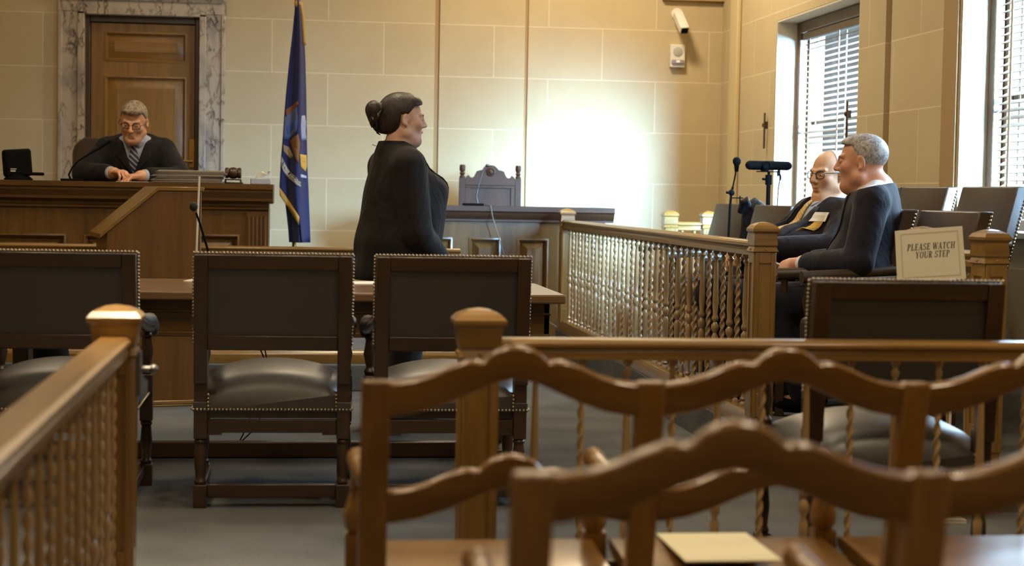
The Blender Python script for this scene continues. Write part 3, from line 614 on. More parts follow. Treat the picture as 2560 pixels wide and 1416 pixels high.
# gavel block
q = PY(583, 445, 10.8); t = thing('gavel', 'dark wooden gavel head resting on its stand on the bench', 'gavel', (q.x, 10.8, BZt))
m = MB(); m.box(-.06, .06, -.05, .05, 0, .01); m.box(-.05, .05, -.04, .04, .022, .03)
for sx in (-1, 1):
    for sy in (-1, 1): m.box(sx*.046-.005, sx*.046+.005, sy*.036-.005, sy*.036+.005, .01, .022)
m.build('stand', wood('dark', 'x'), t, bevel=.002)
m = MB(); m.lathe([(.026, -.05), (.033, -.045), (.033, -.03), (.028, -.025), (.033, -.018), (.036, 0), (.033, .018), (.028, .025), (.033, .03), (.033, .045), (.026, .05)], n=20); m.v = [(z, y, x+.066) for x, y, z in m.v]; m.build('head', wood('dark', 'x'), t, smooth=40)
# tissue box
q = PY(651, 456, 10.8); t = thing('tissue_box', 'pale blue tissue box with a white tissue at the right end of the bench', 'box', (q.x, 10.8, BZt), .05)
MB().box(-.06, .06, -.06, .06, 0, .035).build('carton', plain('pale_blue_card', (170, 182, 205), .7), t, bevel=.003)
m = MB(); R = []
for i in range(7):
    u = i/6; R.append([((.018+.018*u)*math.cos(2*PI*k/10)*(1+.4*math.sin(3*k+u*3)) + .035*u*u-.01, (.008+.012*u)*math.sin(2*PI*k/10)*(1+.3*math.cos(2*k)), .03+.05*u-.02*u*u*(k % 3)/2) for k in range(10)])
m.rings(R); m.build('tissue', M_PAPER, t, smooth=60)
# bench microphone
def P8(px, py): return PY(px, py, 10.78)
b0 = P8(168, 447); t = thing('gooseneck_microphone', 'long black gooseneck microphone on the bench before the judge', 'microphone', (b0.x, 10.78, BZt))
m = MB(); m.tube([(.02, 0, .01)] + [tuple(P8(x, y)-Vector((b0.x, 10.78, BZt))) for x, y in ((172, 437), (180, 420), (195, 403), (225, 384), (250, 370), (277, 352))], [.006, .006, .005, .005, .0055, .008, .009], 8); m.build('neck', M_BLKM, t, smooth=60)
MB().box(-.035, .09, -.045, .045, 0, .014).build('base', M_BLACK, t, bevel=.004)
# paper under the judge's hands
q = PY(335, 454, 10.8); o = tag(MB().box(-.11, .11, -.13, .13, 0, .002).build('paper_sheet', M_PAPER, loc=(q.x+.03, 10.64, BZt)), 'white paper under the hands of the man at the bench', 'paper')
# judge's chair
t = thing('judge_chair', 'dark high-backed chair behind the seated judge', 'chair', (PY(285, 400, 11.5).x, 11.5, .42))
m = MB(); R = []
z0_, z1_ = .5, PY(240, 344, 11.5).z-.42; w = .27
R = []
for i in range(11):
    u = i/10; z = z0_+(z1_-z0_)*u; k = w*(1-.55*max(0, (u-.82)/.18)**2.2*.5)
    R.append([(-k, .04, z), (-k*.9, -.03, z), (0, -.045, z), (k*.9, -.03, z), (k, .04, z), (k*.8, .075, z), (-k*.8, .075, z)])
m.rings(R); m.build('backrest', M_LEATHJ, t, smooth=60, bevel=.012)
MB().box(-.27, .27, -.5, .0, .38, .48).build('seat', M_LEATHJ, t, bevel=.03, seg=3)
m = MB(); m.tube([(0, -.25, .08), (0, -.25, .38)], .03, 12); m.build('column', M_BLKM, t, smooth=50)
m = MB()
for k in range(5): a = k*2*PI/5; m.cbox((.16*math.cos(a), -.25+.16*math.sin(a), .05), (.32, .05, .04), Matrix.Rotation(a, 3, 'Z')); m.ball((.3*math.cos(a), -.25+.3*math.sin(a), .028), .028)
m.build('base', M_BLKM, t, smooth=40)
# dark bin behind the left chair
q = PZ(118, 1010, .15); t = thing('waste_bin', 'black tapering bin glimpsed under the left armchair back', 'bin', (PY(122, 900, 8.3).x, 8.3, 0))
MB().lathe([(.14, 0), (.075, .46), (.068, .46), (.12, .02)], n=4*5).build('body', M_BLACK, t, smooth=30)
# ---- equipment by the right wall
mx, my = PY(1845, 405, 10.3).x, 10.3
t = thing('microphone_stand', 'thin black microphone stand standing before the bright back wall', 'stand', (PY(1826, 500, my).x, my, .15))
o0 = t.location
m = MB(); tops = [PY(x, y, my)-o0 for x, y in ((1842, 414), (1838, 440), (1832, 468))]; base = [PY(x, y, my)-o0 for x, y in ((1832, 468), (1828, 488), (1825, 520))]
m.tube(tops, .005, 8); m.tube(base+[Vector((base[-1].x-.02, 0, .03))], .008, 8); m.build('pole', M_BLKM, t, smooth=60)
m = MB(); c = PY(1842, 405, my)-o0; m.lathe([(.012, -.04), (.016, 0), (.024, .012), (.026, .03), (.018, .045), (.004, .05)], c-Vector((0, 0, .02)), 14); m.build('microphone_head', M_BLKM, t, smooth=50)
m = MB(); c = PY(1829, 482, my)-o0; m.ball(c, .02, 10, 6); m.box(c.x+.0, c.x+.07, -.012, .012, c.z-.035, c.z-.028); m.box(c.x+.05, c.x+.056, -.006, .006, c.z-.09, c.z-.02); m.tube([c, c+Vector((-.035, -.02, 0))], .008, 8); m.build('clamp', M_BLKM, t, smooth=40)
m = MB()
for a in (.3, 2.4, 4.5): m.tube([(base[-1].x-.02, 0, .12), (base[-1].x-.02+.15*math.cos(a), .15*math.sin(a), .01)], .008, 8)
m.build('tripod_foot', M_BLKM, t, smooth=50)
vy = 10.12; q = PY(1921, 470, vy)
t = thing('conference_camera_stand', 'black bar camera on a tripod stand in front of the bright window reveal', 'camera', (q.x, vy, .15)); o0 = t.location
a = PY(1864, 413, vy)-o0; b = PY(1979, 412, vy)-o0; hz = (PY(1920, 401, vy)-PY(1920, 424, vy)).z/2; zc = a.z
m = MB(); L2 = (b.x-a.x)/2; cx_ = (a.x+b.x)/2
pts = [(cx_-L2+hz, zc)]
R = []
for k, (x, s_) in enumerate(((cx_-L2, .3), (cx_-L2+.008, .75), (cx_-L2+.022, 1), (cx_+L2-.022, 1), (cx_+L2-.008, .75), (cx_+L2, .3))):
    R.append([(x, .035*s_*math.cos(2*PI*j/16), zc+hz*s_*math.sin(2*PI*j/16)) for j in range(16)])
m.rings(R); m.build('housing', M_BLACK, t, smooth=50)
lx2 = (PY(1912, 412, vy)-o0).x
m = MB(); m.lathe([(.026, 0), (.026, .012), (.02, .016), (.016, .008), (.002, .006)], n=20); m.v = [(x+lx2, -.032-z, y+zc) for x, y, z in m.v]; m.build('lens', M_BLACK, t, smooth=40)
m = MB(); pz = (PY(1912, 428, vy)-o0).z; m.box(-.07, .06, -.03, .03, pz-.006, pz); m.box(lx2-.02, lx2+.02, -.02, .02, pz, zc-hz+.004); m.build('shelf', M_BLKM, t, bevel=.002)
m = MB(); m.tube([(.0, 0, .02), (0, 0, pz-.06)], .013, 12); m.tube([(0, 0, pz-.07), (0, 0, pz)], .008, 10); m.build('pole', M_BLKM, t, smooth=50)
kz = (PY(1920, 450, vy)-o0).z; m = MB(); m.lathe([(.02, -.03), (.02, .03)], (0, 0, kz), 14); m.tube([(0, 0, kz), (-.04, -.01, kz+.005)], .007, 8); m.build('clamp', M_BLKM, t, smooth=40)
m = MB()
for a_ in (.6, 2.7, 4.8): m.tube([(0, 0, .2), (.17*math.cos(a_), .17*math.sin(a_), .012)], .009, 8)
m.build('tripod_foot', M_BLKM, t, smooth=50)
m = MB()
for dx in (0, .012): m.tube([PY(1946+dx*300, 424, vy)-o0, PY(1950, 445, vy)-o0, PY(1946, 470, vy)-o0, PY(1943, 515, vy)-o0, (.05, -.03, .05)], .004, 6); 
m.ball(PY(1945, 434, vy)-o0, (.008, .008, .02), 8, 6); m.ball(PY(1951, 444, vy)-o0, (.008, .008, .02), 8, 6)
m.build('cable', M_RUB, t, smooth=60)
by = 10.47; q = PY(1885, 505, by); zt_ = PY(1895, 495, by).z
t = thing('equipment_bag', 'dark bulging equipment bag slumped at the foot of the camera stand', 'bag', (q.x, by, .15))
m = MB(); R = []
for i in range(29):
    u = i/28; z = (zt_-.15)*u; k = 1 if u < .86 else math.sqrt(max(.004, 1-((u-.86)/.14)**2))
    R.append([(.088*k*math.cos(2*PI*j/16)*(1+.07*math.sin(3*j+5*u)) + .012*math.sin(9*u), .08*k*math.sin(2*PI*j/16)*(1+.06*math.cos(2*j+4*u)), z) for j in range(16)])
m.rings(R); m.build('body', cloth('dark_nylon', (15, 15, 19), .7, .4, (12, 12, 12), 0), t, smooth=60)
m = MB(); m.tube([(-.05, -.05, zt_-.2), (-.075, -.075, zt_-.165), (-.08, -.06, zt_-.18), (-.09, -.02, zt_-.24)], [.022, .026, .026, .02], 10); m.build('strap', cloth('dark_strap', (20, 20, 26), .7, .2, (12, 12, 12), 0), t, smooth=60)
# ---- wall devices
wy_ = YB
q = PY(1691, 142, wy_); q0 = PY(1674, 112, wy_); q1 = PY(1709, 170, wy_)
t = thing('alarm_speaker', 'white wall alarm speaker with a clear strobe on the pale stone', 'alarm', (q.x, wy_, q1.z))
wv, hv = (q1.x-q0.x), (q0.z-q1.z)
MB().box(-wv/2, wv/2, -.05, 0, 0, hv).build('housing', M_WHITE, t, bevel=.006, seg=3)
m = MB(); m.lathe([(.038, 0), (.038, .004), (.034, .006), (.001, .006)], n=24); m.v = [(x, -.05-z, y+hv*.68) for x, y, z in m.v]; m.build('speaker_grille', plain('grey_grille', (176, 172, 166), .6), t, smooth=30)
MB().box(-wv*.42, wv*.42, -.068, -.05, hv*.14, hv*.33).build('strobe', plain('clear_lens', (150, 146, 150), .15), t, bevel=.006)
MB().cbox((0, -.07, hv*.24), (.03, .006, .02)).build('bulb', plain('bright_bulb', (240, 240, 238), .2), t, bevel=.002)
q = PY(1692, 45, wy_)
t = thing('wall_camera', 'small white security camera on a bracket above the wall alarm', 'camera', (q.x, wy_, q.z-.01)); t.scale = (1.35, 1.35, 1.35)
m = MB(); m.lathe([(.034, 0), (.034, .012), (.02, .016)], n=18); m.v = [(x, -z, y+.03) for x, y, z in m.v]; m.build('base', M_WHITE, t, smooth=40)
m = MB(); m.tube([(0, -.01, .03), (0, -.06, .02), (.0, -.075, -.005)], .011, 10); m.build('bracket', M_WHITE, t, smooth=60)
m = MB(); m.M = Matrix.Translation((0, -.085, -.01)) @ Matrix.Rotation(.75, 4, 'X') @ Matrix.Rotation(.12, 4, 'Z'); m.box(-.027, .027, -.105, .055, -.024, .026); m.build('housing', M_WHITE, t, bevel=.008, seg=3)
m = MB(); m.M = Matrix.Translation((0, -.085, -.01)) @ Matrix.Rotation(.75, 4, 'X') @ Matrix.Rotation(.12, 4, 'Z'); m.box(-.02, .02, -.108, -.104, -.018, .018); m.build('lens', M_BLACK, t)
# ---- jury chairs (face -x after rotation; local facing +y)
def jury_chair(label, loc, rz, group):
    t = thing('jury_chair', label, 'chair', loc, rz, group); hw = .25; zt = .93
    m = MB(); nx, nz = 8, 8; rows = []
    ln = lambda z: -.02-.26*max(0, z-.42)
    for i in range(nz+1):
        z = .40+(zt-.40)*i/nz
        f = [(-hw+2*hw*k/nx, ln(z)+.055+.022*math.sin(PI*k/nx)**.6*math.sin(PI*min(1, i/nz))**.5, z) for k in range(nx+1)]
        b = [(hw-2*hw*k/nx, ln(z)-.01, z) for k in range(nx+1)]
        rows.append(f+b)
    m.rings(rows); m.build('backrest', M_LEATHJ, t, smooth=50, bevel=.006)
    m = MB(); m.box(-hw, hw, -.0, .46, .36, .47); m.build('seat', M_LEATHJ, t, bevel=.025, seg=3)
    for sx in (-1, 1):
        for (y, nm) in ((-.0, 'back_leg'), (.42, 'front_leg')):
            m = MB(); m.box(sx*(hw-.022)-.02, sx*(hw-.022)+.02, y-.02, y+.02, 0, .365); m.build(nm, wood('dark', 'z'), t, bevel=.003)
        m = MB(); m.tube([(sx*(hw+.012), -.06, .67), (sx*(hw+.018), .2, .65), (sx*(hw+.022), .44, .635)], [.02, .024, .028], 10); m.build('arm', M_LEATHJ, t, smooth=60)
        m = MB(); m.lathe([(.016, .36), (.026, .42), (.014, .47), (.026, .53), (.014, .59), (.02, .62)], (sx*(hw+.014), .41, 0), 12); m.build('arm_post', wood('dark', 'z'), t, smooth=50)
    m = MB()
    for sx in (-1, 1):
        for k in range(30): z = .46+(zt-.48)*k/29; m.ball((sx*(hw+.002), ln(z)+.0, z), .0068, 6, 4)
    m.build('nail_stud', M_NAIL, t, smooth=60)
    return t
gj = 'brown leather jury chairs along the window wall'
def jc(px, py, Y, dz, rz, lab, first=None):
    v = PY(px, py, Y); loc = (v.x-.155*math.sin(rz), Y+.155*math.cos(rz), dz)
    if first is None: return jury_chair(lab, loc, rz, gj)
    return dup(first, loc, rz, lab, gj)
J0 = jc(1851, 516, 11.0, .15, 1.76, 'brown leather jury chair nearest the microphone stand')
jc(1955, 517, 9.72, .15, 1.72, 'brown leather jury chair beside the older man in glasses, second from the microphone stand', J0)
jc(2222, 476, 9.33, .262, 1.7, 'leather jury chair mostly hidden behind the shoulder of the man in the blue-lit suit', J0)
jc(2336, 476, 8.64, .262, 1.7, 'upper-tier brown leather jury chair left of the bright window reveal, back row', J0)
jc(2500, 480, 7.80, .262, 1.7, 'upper-tier brown leather jury chair at the right edge under the blinds', J0)
jc(2404, 540, 7.0, .15, 1.7, 'low leather jury chair just above the step sign', J0)
# ---- step sign on wire stakes
def seg(p, x0, y0, x1, y1, w):
    if abs(y1-y0) >= abs(x1-x0)*.5: p.append([(x0-w/2, y0), (x0+w/2, y0), (x1+w/2, y1), (x1-w/2, y1)])
    else: p.append([(x0, y0-w/2), (x1, y1-w/2), (x1, y1+w/2), (x0, y0+w/2)])
def arc(p, cx, cy, rx, ry, a0, a1, wx, wy, n=14):
    for i in range(n):
        a, b = [math.radians(a0+(a1-a0)*k/n) for k in (i, i+1)]
        f = lambda t, r, q: (cx+(rx-r)*math.cos(t), cy+(ry-q)*math.sin(t))
        p.append([f(a, 0, 0), f(b, 0, 0), f(b, wx, wy), f(a, wx, wy)])
def glyph(c):
    p = []; T, t = .17, .07
    def v(x, y0=0, y1=1, w=T, s0=True, s1=True):
        seg(p, x, y0, x, y1, w)
        if s0: seg(p, x-w*.5-.07, y0+.03, x+w*.5+.07, y0+.03, .06)
        if s1: seg(p, x-w*.5-.07, y1-.03, x+w*.5+.07, y1-.03, .06)
    hb = lambda x0, x1, y: seg(p, x0, y, x1, y, t)
    w = .72
    if c in 'PR':
        v(.2); arc(p, .3, .745, .36, .255, -90, 90, T, t); hb(.2, .32, .965); hb(.2, .32, .525)
        if c == 'R': seg(p, .36, .52, .62, 0, T); seg(p, .55, .03, .78, .03, .06); w = .8
        else: w = .7
    elif c == 'L': v(.2); hb(.2, .6, .035); seg(p, .6, 0, .6, .24, .06); w = .68
    elif c == 'E': v(.2); hb(.2, .6, .035); hb(.2, .56, .965); hb(.2, .45, .52); seg(p, .6, 0, .6, .24, .06); seg(p, .57, .78, .57, 1, .06); seg(p, .46, .4, .46, .64, .05); w = .72
    elif c == 'A': seg(p, .1, 0, .4, 1, t); seg(p, .62, 0, .38, 1, T); hb(.2, .58, .33); hb(0, .22, .03); hb(.48, .76, .03); w = .78
    elif c == 'S': arc(p, .35, .74, .28, .26, 20, 270, .14, t); arc(p, .34, .265, .3, .265, 90, -160, .15, t); seg(p, .6, .72, .6, .98, .05); seg(p, .06, .02, .06, .28, .05); w = .68
    elif c == 'W': seg(p, .12, 1, .32, 0, T); seg(p, .32, 0, .52, 1, t); seg(p, .5, 1, .72, 0, T); seg(p, .72, 0, .92, 1, t); hb(0, .26, .97); hb(.4, .64, .97); hb(.8, 1.04, .97); w = 1.06
    elif c == 'T': v(.36, s1=False); hb(.04, .68, .965); seg(p, .05, .74, .05, 1, .05); seg(p, .67, .74, .67, 1, .05); w = .74
    elif c == 'C': arc(p, .4, .5, .36, .5, 45, 315, T, t, 20); seg(p, .68, .7, .68, 1, .05); w = .76
    elif c == 'O': arc(p, .42, .5, .38, .5, 0, 360, T, t, 26); w = .84
    elif c == 'H': v(.2); v(.68); hb(.2, .68, .5); w = .88
    elif c == 'Y': seg(p, .14, 1, .38, .45, T); seg(p, .66, 1, .4, .45, t); v(.39, 0, .5, s1=False); hb(.02, .28, .97); hb(.54, .78, .97); w = .78
    elif c == 'U': v(.18, .3, 1, s0=False); arc(p, .42, .32, .325, .32, 180, 360, T*.9, t); seg(p, .72, .3, .72, 1, t); hb(.6, .84, .97); w = .86
    elif c == 'X': seg(p, .14, 1, .6, 0, T); seg(p, .12, 0, .62, 1, t); hb(0, .28, .03); hb(.46, .76, .03); hb(0, .28, .97); hb(.48, .74, .97); w = .76
    elif c == 'I': v(.18); w = .36
    elif c == ' ': w = .32
    return p, w
def text_polys(s, italic=.2, gap=.06):
    out = []; x = 0
    for c in s:
        p, w = glyph(c)
        out += [[(x+a+italic*b, b) for a, b in q] for q in p]; x += w+gap
    return out, x-gap
# ---- step sign
SY = 5.85
c = [PY(2237, 578, SY), PY(2404, 566, SY), PY(2414, 697, SY), PY(2243, 707, SY)]
base = Vector(((c[2].x+c[3].x)/2, SY, 0))
t = thing('step_sign', 'cream PLEASE WATCH YOUR STEP sign on stakes by the jury box gate', 'sign', base)
c = [v-base for v in c]
def sp(u, v, d=0): # u right, v up from bottom-left; d toward the viewer
    a = c[3].lerp(c[2], u); b = c[0].lerp(c[1], u); q = a.lerp(b, v); return (q.x, q.y-d, q.z)
m = MB(); m.rings([[sp(0, 0), sp(1, 0), sp(1, 1), sp(0, 1)], [sp(0, 0, .006), sp(1, 0, .006), sp(1, 1, .006), sp(0, 1, .006)]]); m.build('board', plain('cream_card', (246, 244, 226), .6), t)
m = MB()
def bar(u0, v0, u1, v1): m.add([sp(u0, v0, .0066), sp(u1, v0, .0066), sp(u1, v1, .0066), sp(u0, v1, .0066)], [(0, 1, 2, 3)])
for (e, w) in ((.07, .006), (.085, .004)):
    bar(e, e, 1-e, e+w*1.3); bar(e, 1-e-w*1.3, 1-e, 1-e); bar(e, e, e+w, 1-e); bar(1-e-w, e, 1-e, 1-e)
m.build('border', plain('pale_printed_line', (196, 190, 172), .7), t)
m = MB()
for s, u0, u1, v0, hh in (('PLEASE WATCH', .155, .865, .60, .125), ('YOUR STEP', .27, .775, .445, .125)):
    P, wd = text_polys(s)
    for q in P: m.add([sp(u0+(u1-u0)*a/wd, v0+hh*b, .0068) for a, b in q], [(0, 1, 2, 3)])
m.build('lettering', M_INK, t)
m = MB()
for u in (.24, .86): v = Vector(sp(u, .02)); m.tube([(v.x, v.y+.006, v.z+.1), (v.x-.005, v.y+.006, .0)], .0045, 8)
m.box(sp(.24, 0)[0]-.03, sp(.86, 0)[0]+.03, -.09, .09, 0, .012)
m.build('stake', M_WHITE, t)
# ---- gallery seats: joined wooden armchairs with scalloped rails
TOP = [(0, .780), (.055, .781), (.12, .786), (.185, .796), (.253, .811), (.31, .8205), (.35, .8215), (.372, .8185), (.385, .823), (.404, .833), (.43, .841), (.457, .846), (.5, .8485)]
BOT = [(0, .718), (.055, .719), (.15, .727), (.25, .743), (.33, .760), (.42, .779), (.5, .787)]
def interp(tab, u):
    u = u if u <= .5 else 1-u
    for (a, x), (b, y) in zip(tab, tab[1:]):
        if u <= b: k = (u-a)/(b-a); return x+(y-x)*k
    return tab[-1][1]
def smoothp(tab, u): return (interp(tab, max(0, u-.007))+interp(tab, u)*2+interp(tab, min(1, u+.007)))/4
PIT = .5
def pew(name, label, x0, yb, n, group):
    t = thing(name, label, 'bench', (x0, yb, 0), 0, group)
    ln = lambda z: -.22*max(0, z-.38)
    NS = 84
    for k in range(n):
        for off, nm in ((0, 'crest_rail'), (-.203, 'back_rail')):
            R = []; th = .015
            for i in range(NS+1):
                u = i/NS; x = PIT*k+.012+(PIT-.024)*u; zt = smoothp(TOP, u)+off; zb = smoothp(BOT, u)+off; r = .006
                R.append([(x, ln(zb)-th, zb+r*.5), (x, ln(zb)-th+.004, zb), (x, ln(zb)+th, zb), (x, ln(zt)+th, zt-r), (x, ln(zt)+th-r, zt), (x, ln(zt)-th+r, zt), (x, ln(zt)-th, zt-r)])
            m = MB(); m.rings(R); m.build(nm, wood('pew', 'x'), t, smooth=50)
        m = MB(); R = []
        for i in range(9):
            x = PIT*k+.02+(PIT-.04)*i/8; dz = -.012*math.sin(PI*i/8)
            R.append([(x, .0, .345), (x, .36, .365), (x, .405, .375), (x, .41, .39), (x, .39, .397), (x, .2, .384+dz), (x, .0, .376)])
        m.rings(R); m.build('seat', wood('pew', 'x'), t, smooth=40)
    for k in range(n+1):
        x = PIT*k; m = MB(); w = .026
        m.rings([[(x-w, ln(z)-.02, z), (x+w, ln(z)-.02, z), (x+w, ln(z)+.02, z), (x-w, ln(z)+.02, z)] for z in (0, .38, .6, .783)]); m.build('back_post', wood('pew', 'z'), t, bevel=.006)
        m = MB(); fx, fy = x-.012, .41; rr = .026
        m.lathe([(rr*.9, 0), (rr, .02), (rr*.6, .05), (rr*1.0, .2), (rr*.8, .32), (rr*1.15, .335)], (fx, fy, 0), 14)
        m.box(fx-.024, fx+.024, fy-.024, fy+.024, .335, .41)
        m.lathe([(rr*.7, .41), (rr*1.05, .425), (rr*1.1, .45), (rr*.8, .475), (rr*.5, .505), (rr*.75, .515), (rr*.5, .525), (rr*.7, .548)], (fx, fy, 0), 14)
        m.build('front_leg', wood('pew', 'z'), t, smooth=40)
        m = MB(); m.tube([(x, ln(.57)+.01, .57), (x, .1, .56), (x-.004, .25, .55), (x-.01, .37, .556), (x-.012, .43, .563), (x-.012, .45, .553)], [.015, .018, .019, .022, .023, .015], 12); m.build('arm', wood('pew', 'y'), t, smooth=60)
    m = MB(); m.box(.02, PIT*n-.02, .385, .405, .28, .35); m.box(.02, PIT*n-.02, -.008, .012, .28, .36); m.build('seat_rail', wood('pew', 'x'), t, bevel=.003)
    return t
gp = 'rows of joined gallery seats'
pew('gallery_bench', 'row of joined oak gallery seats with scalloped backs directly behind the bar rail', .153, 3.19, 5, gp)
pew('gallery_bench', 'nearest darker row of scalloped gallery seats cut off by the picture bottom', .294, 2.165, 4, gp)
q = [PZ(1678, 1384, .398), PZ(1920, 1376, .398), PZ(1985, 1418, .398), PZ(1722, 1420, .398)]
cx = sum((v.x for v in q))/4; cy = 3.48
m = MB(); m.box(-.098, .098, -.15, .13, 0, .003)
o = tag(m.build('notice_sheet', M_CREAM, loc=(cx, cy, .3985)), 'cream sheet of paper lying on a gallery seat at the bottom edge', 'paper'); o.rotation_euler = (0, 0, .0)
# ---- flag
fy = 11.7
ft = PY(743, 4, fy); fb = PY(741, 606, fy)
t = thing('state_flag', 'dark blue state flag with gold fringe hanging from a pole beside the bench', 'flag', (ft.x-.003, fy, .15))
fo = t.location.copy()
m = MB(); m.tube([(0, .02, .02), (0, .02, ft.z-.15+.25)], .014, 12); m.build('pole', M_BRASS, t, smooth=50)
MB().lathe([(.16, 0), (.16, .02), (.1, .04), (.03, .06), (.02, .09)], n=24).build('base', M_BRASS, t, smooth=40)
# outline of the hanging cloth measured on the photograph, as real offsets from the pole
prof = []
for y, xl, xr in ((2, 739, 750), (40, 736, 756), (90, 731, 760), (150, 724, 763), (220, 717, 765), (290, 711, 766), (350, 707, 767), (410, 702, 768), (470, 699, 771), (525, 706, 773), (575, 712, 775), (606, 714, 776)):
    a = PY(xl, y, fy)-fo; b = PY(xr, y, fy)-fo; prof.append(((a.z+b.z)/2, a.x, b.x))
zs_ = [p[0] for p in prof]
def fl(u, z):
    """front surface of the gathered cloth: u 0..1 across"""
    for k in range(len(prof)-1):
        if z >= prof[k+1][0]: break
    (z0, a0, b0), (z1, a1, b1) = prof[k], prof[k+1]; w = min(1, max(0, (z0-z)/(z0-z1))); a = a0+(a1-a0)*w; b = b0+(b1-b0)*w
    x = a+(b-a)*u; amp = .012+.04*min(1, (b-a)/.18)
    dep = -.035-amp*math.sin(PI*u)**.7 - amp*.55*math.cos(2*PI*u*1.55+.5+.4*math.sin(3*z))
    return x, dep
NU = 34
def sheet(zb_of_u, zt_, nz=40, d=0, u0=0, u1=1):
    V = []; F = []
    for i in range(nz+1):
        for k in range(NU+1):
            u = u0+(u1-u0)*k/NU; zb = zb_of_u(u); z = zt_+(zb-zt_)*i/nz; x, y = fl(u, z); V.append((x, y-d, z))
    for i in range(nz):
        for k in range(NU): a = i*(NU+1)+k; F.append((a, a+1, a+NU+2, a+NU+1))
    return V, F
zdiagl = (PY(699, 470, fy)-fo).z; zdiagr = (PY(752, 545, fy)-fo).z; zend = (PY(740, 606, fy)-fo).z
hem = lambda u: zdiagl+(zdiagr-zdiagl)*min(1, u/.62) if u < .62 else zend
M_FLAG = cloth('navy_flag_silk', (28, 31, 78), .6, .1, (14, 14, 3))
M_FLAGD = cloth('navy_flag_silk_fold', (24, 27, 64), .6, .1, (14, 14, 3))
M_GOLD = plain('gold_fringe', (196, 150, 66), .6, bump=.5, bscale=400)
def mkm(V, F, nm, mat, solid=0):
    m = MB(); m.add(V, F); return m.build(nm, mat, t, smooth=70, solid=solid)
V, F = sheet(hem, zs_[0]); mkm(V, F, 'cloth', M_FLAG, .004)
V, F = sheet(lambda u: zend, zdiagl+.02, d=-.02, u0=.14, u1=.72); mkm(V, F, 'inner_fold', M_FLAGD, .004)
# fringe along the slanting hem and the top corner
m = MB(); N = 20; A = []; B = []
for k in range(N+1):
    u = .0+.60*k/N; z = hem(u); x, y = fl(u, z); A.append((x, y-.004, z+.004)); x2, y2 = fl(u, z-.05); B.append((x2-.004, y2-.006, z-.052))
m.add(A+B, [(k, k+1, N+2+k, N+1+k) for k in range(N)]); m.build('fringe', M_GOLD, t, smooth=60, solid=.006)
m = MB(); A = []; B = []; N = 10
for k in range(N+1):
    z = zs_[0]-.012-(zs_[0]-(PY(760, 110, fy)-fo).z)*k/N; x, y = fl(.98, z); A.append((x-.006, y-.012, z)); B.append((x+.012, y-.008, z))
m.add(A+B, [(k, k+1, N+2+k, N+1+k) for k in range(N)]); m.build('side_fringe', M_GOLD, t, smooth=60, solid=.005)
m = MB(); m.lathe([(.006, 0), (.02, .02), (.022, .035), (.008, .05), (.012, .06), (.004, .1)], (.004, -.04, zs_[0]-.05), 14); m.build('cord', M_GOLD, t, smooth=50)
def patch(pts, mat, nm, d=.004):
    """small device sewn to the cloth: pts (px,py) outline, fanned on the cloth surface"""
    m = MB(); P = []
    cx = sum(p[0] for p in pts)/len(pts); cy = sum(p[1] for p in pts)/len(pts)
    for k in (1, .66, .33, 0.02):
        P.append([(cx+(a-cx)*k, cy+(b-cy)*k) for a, b in pts])
    R = []
    for ring in P:
        r = []
        for a, b in ring:
            q = PY(a, b, fy-.05)-fo
            for kk in range(len(prof)-1):
                if q.z >= prof[kk+1][0]: break
            (z0, a0, b0), (z1, a1, b1) = prof[kk], prof[kk+1]; w = min(1, max(0, (z0-q.z)/(z0-z1))); aa = a0+(a1-a0)*w; bb = b0+(b1-b0)*w
            u = min(.985, max(.015, (q.x-aa)/(bb-aa))); x, y = fl(u, q.z); r.append((x, y-d, q.z))
        R.append(r)
    m.rings(R, cap=False); return m.build(nm, mat, t, smooth=70, solid=.002)
def dense(pts, n=5):
    o = []
    for (a, b), (c_, d_) in zip(pts, pts[1:]+pts[:1]): o += [(a+(c_-a)*k/n, b+(d_-b)*k/n) for k in range(n)]
    return o
C_ = lambda n, c: plain(n, c, .7)
patch(dense([(714, 276), (745, 253), (746, 262), (716, 292)]), C_('rust_thread', (120, 66, 34)), 'crest', .006)
patch(dense([(712, 292), (742, 268), (744, 305), (741, 328), (722, 350), (708, 348)]), C_('blue_grey_thread', (74, 86, 124)), 'shield', .006)
patch(dense([(716, 318), (738, 300), (738, 318), (718, 336)]), C_('sea_blue_thread', (48, 74, 130)), 'shield_sea', .009)
patch(dense([(754, 290), (762, 288), (765, 304), (764, 330), (766, 350), (754, 352), (752, 318)]), C_('pale_figure_thread', (150, 154, 178)), 'left_figure', .006)
patch(dense([(724, 352), (745, 336), (750, 360), (746, 410), (738, 398)]), C_('brown_thread', (120, 82, 40)), 'scroll', .006)
patch(dense([(750, 386), (766, 388), (768, 412), (764, 430), (752, 418)]), C_('ochre_thread', (196, 150, 60)), 'right_figure', .007)
patch(dense([(708, 362), (722, 368), (732, 390), (726, 398), (709, 378)]), C_('tan_thread', (146, 122, 92)), 'supporter', .006)
patch(dense([(752, 436), (766, 440), (766, 446), (752, 444)]), C_('pale_figure_thread2', (170, 170, 186)), 'rosette', .006)
rb = [(704, 392), (712, 410), (726, 432), (742, 446), (752, 456), (752, 468), (740, 462), (722, 448), (708, 428), (703, 412)]
patch(dense(rb, 4), C_('white_ribbon', (176, 170, 160)), 'motto_ribbon', .009)
m = MB(); P, wd = text_polys('XCELSI', .0)
line = [(704, 404), (714, 420), (728, 438), (744, 452), (754, 459)]
